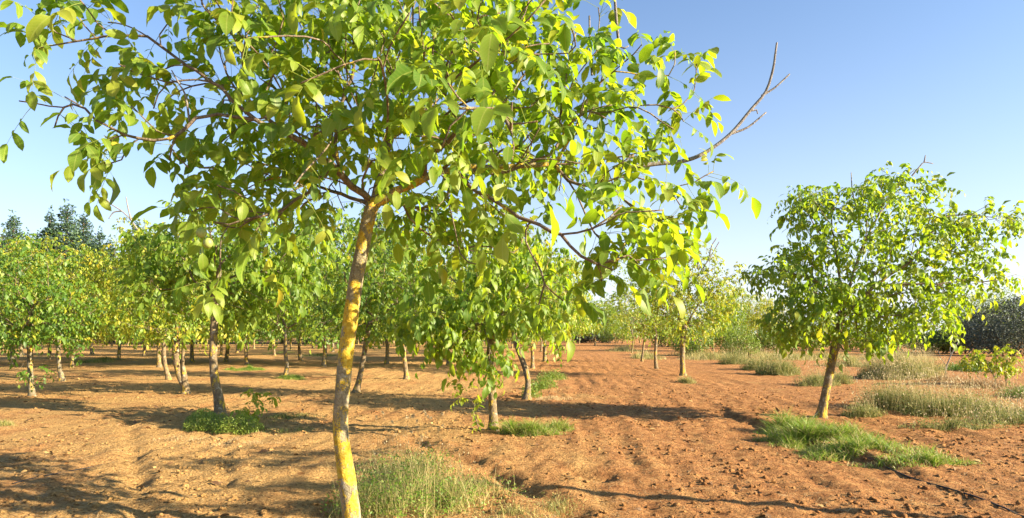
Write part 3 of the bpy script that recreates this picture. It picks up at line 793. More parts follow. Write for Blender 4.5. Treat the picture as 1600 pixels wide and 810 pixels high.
dR = ground_d(656)
mid_tree('lone walnut tree on the right with a wide crown and grass at its foot', 1283, 656, [(1283, 650, 14), (1289, 620, 13), (1298, 575, 12.5), (1306, 535, 12.5), (1314, 495, 12.5)],
    [(1330, 330, 0, 110, 55, 1.1, 42), (1400, 300, 0.2, 70, 42, 0.8, 18), (1480, 350, -0.1, 85, 36, 0.8, 24), (1560, 350, -0.2, 34, 18, 0.4, 7), (1370, 420, 0, 150, 65, 1.3, 62), (1500, 430, -0.2, 70, 50, 0.8, 24),
     (1420, 490, -0.3, 95, 40, 0.9, 26), (1250, 500, -0.2, 62, 42, 0.8, 24), (1210, 425, 0, 48, 18, 0.5, 10), (1300, 470, -0.4, 80, 50, 0.7, 26), (1270, 400, 0.3, 60, 45, 0.6, 14), (1255, 320, 0, 36, 32, 0.4, 9), (1340, 530, -0.4, 40, 20, 0.4, 6)],
    limbs=[limb((1314, 495, dR), (1330, 440, dR - 0.1), (1350, 380, dR), (1380, 320, dR), (1395, 285, dR)), limb((1314, 495, dR), (1370, 445, dR - 0.2), (1425, 405, dR - 0.2), (1480, 340, dR - 0.1), (1560, 340, dR - 0.2)),
           limb((1314, 495, dR), (1290, 450, dR + 0.1), (1250, 430, dR), (1200, 420, dR)), limb((1314, 495, dR), (1310, 420, dR + 0.2), (1300, 350, dR + 0.1), (1310, 300, dR)), limb((1370, 445, dR - 0.2), (1430, 445, dR - 0.5), (1500, 440, dR - 0.5))],
    dens=1.5, droop=0.7, per=(4, 6), mind=0.14, seed=31, tpl=T_MID, lmat=LEAF, singles=220, hue=0.56, hsd=0.14, leafL=0.112, along=0.06, bare=px_bare(dR, [(1425, 275), (1436, 262), (1444, 254), (1458, 256)], [(1444, 254), (1446, 243)], [(1340, 330), (1332, 300), (1330, 270)]), wob=0.09)
dC = ground_d(674)
mid_tree('low walnut tree right of the main trunk, foliage hanging almost to the ground', 771, 674, [(771, 670, 15), (770, 640, 13), (768, 600, 12), (766, 560, 12), (768, 520, 11)],
    [(770, 480, 0, 105, 60, 1.0, 46), (700, 500, -0.3, 65, 55, 0.7, 24), (835, 460, -0.2, 55, 55, 0.7, 16), (760, 400, 0.2, 110, 50, 1.0, 34), (715, 545, -0.4, 45, 24, 0.4, 9), (776, 560, -0.5, 26, 18, 0.3, 5), (660, 470, 0, 50, 50, 0.6, 14)],
    limbs=[limb((768, 520, dC), (740, 470, dC), (700, 430, dC)), limb((768, 520, dC), (800, 470, dC - 0.1), (845, 430, dC - 0.1)), limb((768, 520, dC), (765, 460, dC + 0.1), (770, 400, dC + 0.2))],
    dens=1.15, droop=0.9, seed=32, tpl=T_MID, lmat=LEAF, singles=160, hue=0.55, leafL=0.13, along=0.08)
dL = ground_d(652)
mid_tree('walnut tree with a bushy weed at its foot, left of the main trunk', 344, 652, [(344, 645, 17), (341, 618, 14.5), (336, 595, 13), (333, 560, 12), (334, 520, 12), (336, 480, 12), (335, 460, 12)],
    [(340, 400, 0.2, 120, 60, 1.2, 52), (260, 440, 0, 60, 45, 0.8, 20), (430, 430, 0.2, 80, 50, 0.9, 28), (470, 380, 0.3, 60, 50, 0.7, 18), (350, 340, 0.3, 90, 35, 0.8, 20), (380, 480, 0.2, 60, 30, 0.6, 12), (230, 400, 0.2, 40, 40, 0.5, 10)],
    dens=1.6, seed=33, tpl=T_MID, lmat=LEAF, singles=60, hue=0.50, leafL=0.13)
d1 = ground_d(620)
mid_tree('shaded walnut tree at the left edge with leafy shoots low on its trunk', 50, 620, [(50, 615, 10), (48, 590, 9), (47, 560, 9), (47, 530, 10), (50, 505, 10)],
    [(50, 470, 0, 85, 50, 1.3, 40), (-20, 440, 0, 60, 50, 1.0, 22), (110, 470, -0.2, 45, 45, 0.8, 18), (40, 410, 0.2, 80, 40, 1.2, 26), (100, 520, -0.3, 40, 25, 0.5, 9), (10, 530, -0.2, 40, 22, 0.5, 8)],
    limbs=[limb((50, 505, d1), (46, 540, d1 - 0.06), (44, 572, d1 - 0.12)), limb((46, 560, d1 - 0.08), (56, 575, d1 - 0.2), (66, 578, d1 - 0.3)), limb((46, 560, d1 - 0.08), (36, 570, d1 - 0.2), (26, 580, d1 - 0.3))], extra=[at(46, 582, d1 - 0.3), at(72, 580, d1 - 0.3), at(24, 584, d1 - 0.3)],
    seed=34, hue=0.34, bark=BARK_GREY)
mid_tree('walnut tree with a forked double trunk, between the left edge and the weedy trunk', 290, 616, [(290, 610, 13), (288, 590, 11), (286, 565, 6), (287, 540, 6), (288, 515, 6)],
    [(275, 470, 0, 75, 45, 1.1, 40), (225, 490, -0.2, 45, 38, 0.7, 16), (270, 420, 0.2, 75, 40, 1.0, 26), (325, 470, 0, 40, 45, 0.7, 14), (240, 380, 0.2, 55, 30, 0.7, 14)],
    second_trunk=px_trunk([(287, 602, 10), (280, 585, 10), (276, 560, 11), (275, 535, 11), (280, 505, 9)], ground_d(616)), seed=35, hue=0.62)
mid_tree('sunlit yellow-green walnut tree behind the shaded one at the left edge', 95, 595, [(97, 592, 9), (93, 575, 7), (91, 550, 7), (92, 525, 7)],
    [(95, 460, 0, 85, 45, 1.6, 44), (40, 430, 0, 60, 45, 1.2, 26), (140, 430, 0.2, 50, 45, 1.0, 24), (95, 400, 0, 80, 30, 1.2, 26), (30, 390, 0.5, 50, 30, 0.8, 12)], seed=36, hue=0.70, bark=BARK_GREY)
mid_tree('walnut tree with a pale sunlit trunk just left of the double trunk', 264, 594, [(263, 590, 9), (258, 570, 7), (256, 545, 7), (258, 520, 6)],
    [(230, 460, 0, 70, 45, 1.4, 36), (190, 420, 0.3, 50, 40, 1.0, 20), (240, 400, 0.2, 70, 38, 1.2, 24), (215, 365, 0.3, 40, 25, 0.7, 10)], seed=37, hue=0.68, bark=BARK, bare=px_bare(ground_d(594), [(222, 370), (205, 345), (190, 330), (172, 318), (163, 305)], [(190, 330), (178, 332), (170, 342)], [(205, 345), (200, 325), (197, 308)]))
mid_tree('walnut tree with a slanting trunk close behind the main trunk, on its right', 556, 616, [(557, 610, 12), (562, 590, 10), (567, 565, 9), (572, 535, 9), (577, 505, 9)],
    [(600, 450, 0, 90, 55, 1.3, 46), (560, 410, 0.2, 70, 50, 1.1, 26), (650, 430, 0.1, 60, 50, 1.0, 24), (600, 365, 0.2, 85, 40, 1.1, 26), (540, 360, 0.3, 45, 35, 0.8, 12), (620, 510, -0.3, 55, 25, 0.6, 12), (530, 470, 0, 40, 40, 0.7, 12)], seed=38, hue=0.42)
mid_tree('walnut tree with a short straight trunk right of the slanting one', 635, 592, [(635, 588, 9), (633, 570, 8), (631, 550, 7), (632, 525, 7)],
    [(640, 460, 0, 80, 50, 1.5, 40), (690, 430, 0, 50, 45, 1.1, 18), (640, 390, 0.2, 85, 45, 1.4, 30), (690, 360, 0.3, 55, 30, 1.0, 12), (600, 480, 0, 40, 35, 0.8, 12)], seed=39, hue=0.56)
mid_tree('walnut tree with a bowed trunk and weeds, behind the low-hanging tree', 823, 626, [(823, 620, 14), (825, 600, 11), (822, 580, 11), (815, 560, 10), (806, 535, 10), (803, 515, 9)],
    [(830, 455, 0, 75, 55, 1.1, 40), (780, 440, 0.2, 55, 50, 0.9, 20), (880, 450, 0, 42, 50, 0.8, 18), (835, 385, 0.2, 70, 35, 1.0, 20), (868, 510, -0.2, 28, 30, 0.5, 9)], dens=1.5, skirt=False, seed=40, hue=0.55)
mid_tree('yellowing walnut tree with a stout trunk, first behind the lone tree in its row', 1067, 588, [(1067, 583, 11), (1066, 560, 9), (1067, 535, 9), (1070, 510, 8)],
    [(1085, 455, 0, 70, 42, 1.4, 42), (1120, 470, -0.2, 38, 34, 0.8, 16), (1080, 405, 0.2, 40, 30, 0.8, 16), (1040, 460, 0, 40, 36, 0.8, 16), (1120, 430, 0, 40, 26, 0.8, 12)], per=(5, 7), seed=41, hue=0.72, hsd=0.16,
    bare=px_bare(ground_d(588), [(1085, 440), (1108, 405), (1124, 378)], [(1108, 405), (1112, 385), (1120, 372)], [(1090, 420), (1092, 390), (1088, 365)]))
mid_tree('slender walnut tree, second behind the lone tree in its row', 1026, 575, [(1025, 572, 6.5), (1024, 555, 5.5), (1025, 535, 5), (1024, 515, 5)],
    [(1010, 465, 0, 60, 42, 1.4, 40), (1040, 440, 0.2, 45, 34, 1.1, 20), (985, 440, 0, 40, 34, 1.0, 16)], dens=1.3, seed=42, hue=0.55)
mid_tree('thin walnut tree, third behind the lone tree in its row', 1003, 565, [(1003, 562, 4), (1005, 545, 3.5), (1007, 525, 3.5), (1006, 510, 3.5)],
    [(985, 475, 0, 50, 36, 1.5, 34), (1005, 450, 0.2, 35, 28, 1.0, 14)], dens=1.3, seed=43, hue=0.58)
mid_tree('thin walnut tree, fourth and farthest behind the lone tree in its row', 987, 551, [(988, 546, 2.6), (989, 535, 2.4), (988, 522, 2.4), (986, 512, 2.4)],
    [(975, 488, 0, 34, 24, 1.8, 30), (985, 470, 0, 24, 18, 1.2, 12)], dens=1.3, seed=44, hue=0.6)
mid_tree('walnut tree with a dark knotted trunk, midway between main trunk and weedy trunk', 447, 589, [(447, 585, 8.5), (448, 570, 7), (446, 550, 7), (446, 525, 6.5)],
    [(450, 460, 0, 75, 48, 1.5, 42), (500, 440, 0, 45, 45, 1.1, 20), (430, 410, 0.2, 75, 40, 1.4, 26), (470, 365, 0.2, 60, 36, 1.0, 18), (420, 345, 0.3, 50, 28, 0.9, 12)], seed=45, hue=0.48, bark=BARK_GREY)
# the tree just out of the picture whose shadow falls over the foreground
make_tree('walnut_tree', 'walnut tree beside the camera whose shadow streaks the foreground', 'tree', G, [(6.7, 4.3, 0, 0.09), (6.72, 4.32, 1.2, 0.075), (6.65, 4.3, 2.7, 0.07)],
    [((6.9, 3.5, 3.75), (1.2, 0.12, 0.25), 13), ((7.0, 4.35, 4.1), (1.4, 0.16, 0.35), 20), ((6.9, 5.2, 3.9), (1.2, 0.12, 0.3), 13), ((6.8, 2.7, 3.9), (1.1, 0.12, 0.25), 10)], seed=46, per=(2, 4), mind=0.14)

# ---- young trees and shoots
def shoot(name, label, cat, group, stem, tips, leafL, hue, seed, per=(2, 3), Lr=(0.14, 0.24), singles=0, bark=None, tpl=None):
    return make_tree(name, label, cat, group, stem, [], extra=tips, seed=seed, leafL=leafL, per=per, Lr=Lr, hue=hue, hsd=0.08, tpl=tpl or T_MID, lmat=LEAF, bark=bark or BARK_TWIG,
                     branch_parts=2, rtip=0.002, tubes=(6, 5, 4), droop=0.5, singles=singles, along=0.25, step=0.08, flare=0.1)
dS = 10.9
shoot('walnut_seedling', 'bright yellow-green walnut seedling beside the weedy trunk', 'seedling', None, [(*at(376, 664, dS), 0.008), (*at(384, 650, dS), 0.007), (*at(390, 640, dS), 0.006)],
      [at(398, 618, dS), at(424, 620, dS), at(382, 630, dS - 0.1), at(405, 632, dS - 0.1), at(372, 648, dS - 0.1), at(398, 652, dS - 0.1), at(410, 618, dS + 0.1)], 0.115, 0.92, 51, per=(3, 4), singles=30)
dK = dC - 0.15
shoot('walnut_shoot', 'thin leafy walnut shoot rising left of the low-hanging tree', 'shoot', None, [(*at(752, 682, dK), 0.009), (*at(745, 660, dK), 0.007), (*at(738, 640, dK), 0.006)],
      [at(730, 605, dK), at(716, 595, dK), at(722, 622, dK), at(738, 628, dK), at(746, 640, dK - 0.05), at(712, 612, dK - 0.1), at(760, 672, dK - 0.1), at(745, 680, dK - 0.1)], 0.10, 0.82, 52, per=(2, 4), singles=24)
dY = ground_d(603)
mk = lambda u, v, dz=0.0: at(u, v, dY + dz)
make_tree('walnut_sapling', 'small round walnut sapling near the right edge, the lower of the two', 'sapling', 'walnut saplings at the right edge', [(*mk(1556, 604), 0.022), (*mk(1554, 590), 0.02), (*mk(1545, 575), 0.017)],
    [lobe(1524, 560, dY, 20, 16, 0.4, 16), lobe(1540, 572, dY, 14, 12, 0.3, 6)], seed=53, leafL=0.12, Lr=(0.14, 0.24), hue=0.7, hsd=0.1, branch_parts=3, mind=0.1, bark=BARK_GREY)
make_tree('walnut_sapling', 'upright walnut sapling near the right edge, the taller of the two', 'sapling', 'walnut saplings at the right edge', [(*mk(1573, 604), 0.022), (*mk(1572, 592), 0.02), (*mk(1571, 582), 0.017)],
    [lobe(1568, 562, dY, 19, 22, 0.4, 20), lobe(1580, 572, dY, 10, 10, 0.3, 5)], seed=54, leafL=0.12, Lr=(0.14, 0.24), hue=0.72, hsd=0.1, branch_parts=3, mind=0.1, bark=BARK_GREY)

# ---- the far rows: copies of a few full-grown trees
def proto_tree(seed, hue, bark):
    r = np.random.default_rng(seed)
    lobes = [((0, 0, 1.7), (2.0 + 0.2 * r.standard_normal(), 2.0, 0.75), 130), ((0.3 * r.standard_normal(), 0, 3.0), (1.7, 1.8, 1.1), 100)]
    for k in range(5):
        a = r.random() * 6.283; q = 1.2 + 0.7 * r.random()
        lobes.append(((math.cos(a) * q, math.sin(a) * q, 1.7 + 2.0 * r.random()), (0.9, 0.9, 0.6), 15))
    return make_tree('walnut_tree', 'x', 'tree', G, [(0, 0, 0, 0.075), (0.05 * r.standard_normal(), 0, 0.5, 0.06), (0.10 * r.standard_normal(), 0.05, 1.0, 0.055)], lobes, seed=seed, hue=hue, bark=bark, per=(5, 8), leafL=0.116, branch_parts=4, tubes=(8, 5, 3), twigmin=0.005, mind=0.18)
def copy_tree(o, loc, rz, sc):
    c = o.copy(); col.objects.link(c); c.location = loc; c.rotation_euler = (0, 0, rz); c.scale = sc
    for ch in o.children:
        k = ch.copy(); col.objects.link(k); k.parent = c
    return c
protos = [proto_tree(61, 0.50, BARK_GREY), proto_tree(62, 0.70, BARK), proto_tree(63, 0.38, BARK), proto_tree(64, 0.80, BARK_GREY), proto_tree(65, 0.62, BARK)]
ORD = ['first', 'second', 'third', 'fourth', 'fifth', 'sixth', 'seventh', 'eighth', 'ninth', 'tenth', 'eleventh', 'twelfth', 'thirteenth', 'fourteenth', 'fifteenth', 'sixteenth', 'seventeenth', 'eighteenth', 'nineteenth', 'twentieth'] + ['twenty-' + w_ for w_ in ('first', 'second', 'third', 'fourth', 'fifth', 'sixth', 'seventh', 'eighth', 'ninth')] + ['thirtieth']
far_spots = [(18, 570), (112, 574), (34, 556), (144, 554), (249, 575), (225, 556), (211, 547), (353, 566), (371, 551), (386, 570), (397, 545), (470, 564), (429, 556), (489, 544), (604, 569), (666, 556), (700, 572),
             (718, 560), (851, 565), (832, 576), (780, 553), (745, 549), (1114, 549), (1150, 541), (520, 551), (66, 546), (175, 543), (290, 549), (322, 543), (580, 545), (635, 543), (-60, 574), (-40, 552), (-110, 596), (905, 537), (955, 533), (860, 541), (5, 543), (110, 545), (130, 541), (455, 547), (550, 549), (690, 546), (345, 556), (185, 562), (75, 563), (300, 567), (505, 572), (1040, 541), (1195, 543), (1000, 536), (930, 541), (890, 544),
             (-20, 540), (45, 539), (90, 542), (160, 537), (200, 540), (240, 544), (262, 538), (310, 539), (340, 542), (380, 538), (410, 541), (445, 538), (470, 541), (500, 538), (530, 540), (560, 539), (600, 541), (620, 537), (655, 541), (680, 538), (715, 542), (760, 540), (800, 545), (820, 538), (845, 549), (785, 562), (730, 566)]
far_spots.sort()
regions = [('left', 'walnut tree in the distant left rows, {} trunk from the left edge', -400, 330), ('mid', 'distant walnut tree seen between the weedy trunk and the main trunk, {} from the left', 330, 532),
           ('right', 'distant walnut tree beyond the low-hanging tree, {} trunk right of the main trunk', 532, 880), ('gap', 'distant walnut tree by the far open gap on the right, {} from the left', 880, 1300)]
cnt = {k[0]: 0 for k in regions}; hid = 0
rf = np.random.default_rng(77); used = set()
for i, (u, v) in enumerate(far_spots):
    d = ground_d(v); x = (u - U0) / F * d
    k = int(rf.integers(0, 5)); k = int(rf.choice([1, 3, 4])) if (u < 330 and rf.random() < 0.7) else k; s = 0.88 + 0.34 * rf.random()
    if d > 28: s *= 1.2
    loc = (x, d, hz(x, d)); rz = rf.random() * 6.283; sc = (s * (0.95 + 0.25 * rf.random()), s, s * (0.86 + 0.3 * rf.random()))
    if k not in used:
        o = protos[k]; used.add(k); o.location = loc; o.rotation_euler = (0, 0, rz); o.scale = sc
    else: o = copy_tree(protos[k], loc, rz, sc)
    for key, text, a, b in regions:
        if a <= u < b:
            if u < 0: o['label'] = 'walnut tree reaching in past the left edge, {} from the left'.format(ORD[hid]); hid += 1
            else: o['label'] = text.format(ORD[cnt[key]]); cnt[key] += 1

# ------------------------------------------------------------------ conifers, shrubs behind the orchard
def leaf_blob(lobes, n, size, r, hue0, hsd, tpl=T_LOW, outward=0.6, flat=0.0):
    g = Geo(); w = np.array([a[1][0] * a[1][1] + a[1][0] * a[1][2] for a in lobes]); w = w / w.sum()
    for (c, rd), f in zip(lobes, w):
        m = max(8, int(n * f)); q = norm(r.standard_normal((m, 3))); rr = r.random(m) ** 0.3
        rd = np.asarray(rd); p = np.asarray(c) + q * rd * rr[:, None]
        lump = 1 + 0.16 * fbm(q[:, 0] * 2.5 + q[:, 2] * 2 + c[0], q[:, 1] * 2.5 + c[1] + q[:, 2], 2)
        p = np.asarray(c) + (p - np.asarray(c)) * lump[:, None]
        a = norm(q * outward + r.standard_normal((m, 3)) * 0.7 + UP * flat); nn = norm(np.cross(a, r.standard_normal((m, 3))) + 0.3 * UP); nn = norm(nn - a * np.sum(nn * a, -1, keepdims=True))
        add_leaves(g, tpl, p, a, nn, size * (0.6 + 0.8 * r.random(m)), r, np.clip(hue0 + hsd * r.standard_normal(m), 0.02, 0.98))
    return g
def pine_proto(seed, H, R, hue):
    r = np.random.default_rng(seed); root = empty('pine_tree', (0, 0, 0))
    g = Geo(); z = np.linspace(-0.2, H * 0.96, 12); tube(g, np.stack([0.1 * np.sin(z * 0.5), 0.1 * np.cos(z * 0.4), z], -1), 0.22 * (1 - 0.9 * z / H) + 0.02, 7, True, 0.1, seed)
    obj('trunk', g.data('trunk', [BARK_TWIG]), root)
    lobes = []; gb = Geo(); k = 0; z = H * 0.22
    while z < H * 0.97:
        f = 1 - (z - H * 0.2) / (H * 0.8); rad = R * (0.06 + 0.94 * f ** 0.9)
        for q in range(5):
            a = k * 2.4 + q * 1.256 + 0.5 * r.random(); L = rad * (0.6 + 0.5 * r.random()); zz = z + 0.4 * r.standard_normal()
            tip = np.array([math.cos(a) * L, math.sin(a) * L, zz + 0.15 * L])
            tube(gb, np.array([(0, 0, zz - 0.2 * L), tip * [0.5, 0.5, 1] + [0, 0, -0.12 * L], tip]), [0.05, 0.035, 0.02], 3)
            lobes.append((tip * [0.75, 0.75, 1], (0.42 * L + 0.2, 0.42 * L + 0.2, 0.2 * L + 0.25)))
        z += 0.055 * H; k += 1
    lobes.append(((0, 0, H), (0.22, 0.22, 0.8)))
    obj('branches', gb.data('branches', [BARK_TWIG]), root)
    obj('crown', leaf_blob(lobes, 10000, 0.34, r, hue, 0.24, outward=1.0, flat=0.3).data('crown', [NEEDLE]), root, 'stuff')
    return root
pines = [pine_proto(81, 17, 3.0, 0.45), pine_proto(82, 15.5, 2.5, 0.35), pine_proto(83, 13.5, 3.2, 0.6)]
pine_spots = [(5, 88, 2, 1.1), (62, 90, 2, 1.12), (92, 92, 2, 1.15), (118, 90, 1, 1.05), (145, 94, 2, 1.1), (-48, 86, 1), (-70, 84, 0), (-25, 90, 1), (20, 80, 0, 0.95), (45, 92, 2, 1.15), (80, 84, 1, 1.12), (104, 80, 0, 1.03), (132, 84, 0, 1.0), (156, 88, 1, 1.0), (172, 96, 1), (215, 82, 1, 1.02), (232, 88, 0, 0.85), (262, 92, 2), (300, 86, 1, 0.9), (345, 90, 0, 0.85), (395, 84, 2), (440, 90, 0, 0.9),
              (480, 86, 1), (520, 90, 2), (560, 86, 0, 0.95), (592, 82, 1, 1.05), (615, 90, 0), (640, 84, 0, 0.9), (668, 92, 2), (705, 100, 1, 0.9), (740, 112, 0, 0.9), (790, 120, 2, 0.9), (835, 128, 1, 0.75)]
usedp = set(); pine_spots.sort(); pc = [0, 0, 0]
for i, sp in enumerate(pine_spots):
    u, d, k = sp[:3]; s = sp[3] if len(sp) > 3 else 1.0; x = (u - U0) / F * d
    o = pines[k] if k not in usedp else copy_tree(pines[k], (0, 0, 0), 0, (1, 1, 1)); usedp.add(k)
    o.location = (x, d, -0.05); o.rotation_euler = (0, 0, rf.random() * 6.28); o.scale = (s, s, s)
    z_ = 0 if u <= 215 else 1 if u < 540 else 2
    lab = ('dark blue-green pine on the skyline behind the left rows, {} from the left', 'dark pine half hidden behind the orchard left of the main trunk, {} from the left',
           'dark pine glimpsed behind the crowns right of the main trunk, {} from the left')[z_].format(ORD[pc[z_]]); pc[z_] += 1
    tag(o, lab, 'pine tree', 'pines of the wood behind the orchard')

def shrub(name, label, cat, group, u, v, lobes, n, size, mat, hue, seed, stem=True, d=None):
    r = np.random.default_rng(seed); d = d or ground_d(v); x = (u - U0) / F * d; base = np.array([x, d, hz(x, d)])
    root = empty(name, base); tag(root, label, cat, group)
    lb = [(at(a, b, d + dz) - base, (ru / F * d, rd, rv / F * d)) for a, b, dz, ru, rv, rd in lobes]
    gs = Geo()
    for k, (c, rd) in enumerate(lb):
        for q in range(2):
            e = c + rd * r.uniform(-0.4, 0.4, 3); s = np.array([c[0] * 0.6 + 0.2 * r.standard_normal(), c[1] * 0.6, -0.1])
            tube(gs, np.array([s, 0.5 * (s + e) + 0.1 * r.standard_normal(3), e]), [0.06, 0.045, 0.02], 5)
    obj('stems', gs.data('stems', [BARK_TWIG]), root)
    obj('crown', leaf_blob(lb, n, size, r, hue, 0.22).data('crown', [mat]), root, 'stuff')
    return root
gO = 'grey olive bushes at the right edge'
shrub('olive_bush', 'broad dark grey olive bush at the right edge, behind the saplings', 'bush', gO, 1580, 556, [(1580, 505, 0, 60, 42, 2.2), (1545, 525, -0.6, 40, 28, 1.6), (1620, 500, 0, 60, 45, 2.2), (1590, 530, -1, 60, 24, 1.8)], 15000, 0.14, OLIVE, 0.4, 91)
shrub('olive_bush', 'lower grey olive bush peeping out right of the lone tree crown', 'bush', gO, 1512, 552, [(1512, 525, 0, 34, 24, 2.2), (1480, 532, 0, 30, 16, 1.6), (1530, 515, 0, 34, 30, 2)], 7500, 0.17, OLIVE, 0.35, 92)
shrub('light_shrub', 'light green leafy shrub rising above the grey bushes at right', 'shrub', None, 1548, 548, [(1548, 480, 0, 32, 32, 2.4), (1520, 490, 0, 30, 28, 2.2), (1575, 488, 0, 30, 24, 2.2), (1545, 520, 0, 50, 26, 2.2)], 12000, 0.14, BUSH, 0.6, 93)
gB = 'green bushes at the far end of the right field'
shrub('leafy_bush', 'small bright green bush between the yellowing tree and the lone tree', 'bush', gB, 1158, 560, [(1158, 530, 0, 22, 24, 0.9), (1145, 545, 0, 20, 12, 0.8), (1172, 540, 0, 16, 14, 0.7)], 3500, 0.11, BUSH, 0.6, 94)
shrub('leafy_bush', 'dark green bush under the crown left of the yellowing tree trunk', 'bush', gB, 1090, 556, [(1090, 530, 0, 26, 22, 1.2), (1070, 538, 0, 20, 14, 1.0)], 3000, 0.13, BUSH, 0.3, 95)
shrub('leafy_bush', 'dull bush at the far end of the open red strip', 'bush', gB, 925, 536, [(925, 522, 0, 16, 12, 2.0), (908, 526, 0, 14, 9, 1.8), (945, 526, 0, 14, 9, 1.8)], 3500, 0.3, OLIVE, 0.5, 96)
for k_, (u_, v_, w_, h_, hu_, lab_) in enumerate([(1205, 552, 30, 34, 0.55, 'round green bush at the skyline just left of the lone tree crown'), (1255, 549, 34, 30, 0.35, 'darker bush behind the left skirt of the lone tree crown'),
        (1330, 548, 40, 30, 0.5, 'bush seen under the lone tree crown, right behind its trunk'), (1410, 550, 44, 30, 0.4, 'bush under the right side of the lone tree crown'), (1468, 552, 30, 26, 0.6, 'small light bush right of the lone tree crown, left of the grey ones'),
        (1130, 545, 26, 30, 0.7, 'yellowish bush right of the yellowing tree trunk'), (1045, 543, 28, 32, 0.4, 'bush between the trunks of the yellowing tree and the next'), (962, 537, 26, 26, 0.5, 'bush beside the farthest thin row tree')]):
    shrub('leafy_bush', lab_, 'bush', gB, u_, v_, [(u_, v_ - h_ * 0.75, 0, w_ * 0.7, h_ * 0.62, 1.4), (u_ - w_ * 0.6, v_ - h_ * 0.5, 0.2, w_ * 0.5, h_ * 0.42, 1.1), (u_ + w_ * 0.6, v_ - h_ * 0.55, -0.2, w_ * 0.5, h_ * 0.45, 1.1)], 3200, 0.17, BUSH, hu_, 140 + k_)
def far_wood():
    r = np.random.default_rng(97); lobes = []
    for k in range(70):
        a = -0.15 + 1.0 * k / 69.0; R = 150 + 14 * r.random(); x = R * math.sin(a); y = R * math.cos(a)
        h = (8.5 if a < 0.22 else 5.0) * (0.7 + 0.6 * r.random())
        lobes.append(((x, y, h * 0.45), (3.0 + 1.5 * r.random(), 2.5, h * 0.6)))
    o = obj('far_wood', leaf_blob(lobes, 22000, 0.62, r, 0.35, 0.25).data('far_wood', [BUSH])); tag(o, 'low band of far-off trees closing the field at the horizon', 'wood', kind='stuff')
far_wood()
def undergrowth():
    r = np.random.default_rng(98); lobes = []
    for k in range(60):
        u = -160 + 1040 * k / 59.0; d = 96 + 20 * r.random(); x = (u - U0) / F * d; h = 5.5 * (0.7 + 0.6 * r.random())
        lobes.append(((x, d, h * 0.4), (2.4 + r.random(), 2.2, h * 0.62)))
    o = obj('undergrowth', leaf_blob(lobes, 18000, 0.6, r, 0.25, 0.2).data('undergrowth', [NEEDLE])); tag(o, 'dark undergrowth of the pine wood behind the orchard rows', 'undergrowth', kind='stuff')
undergrowth()

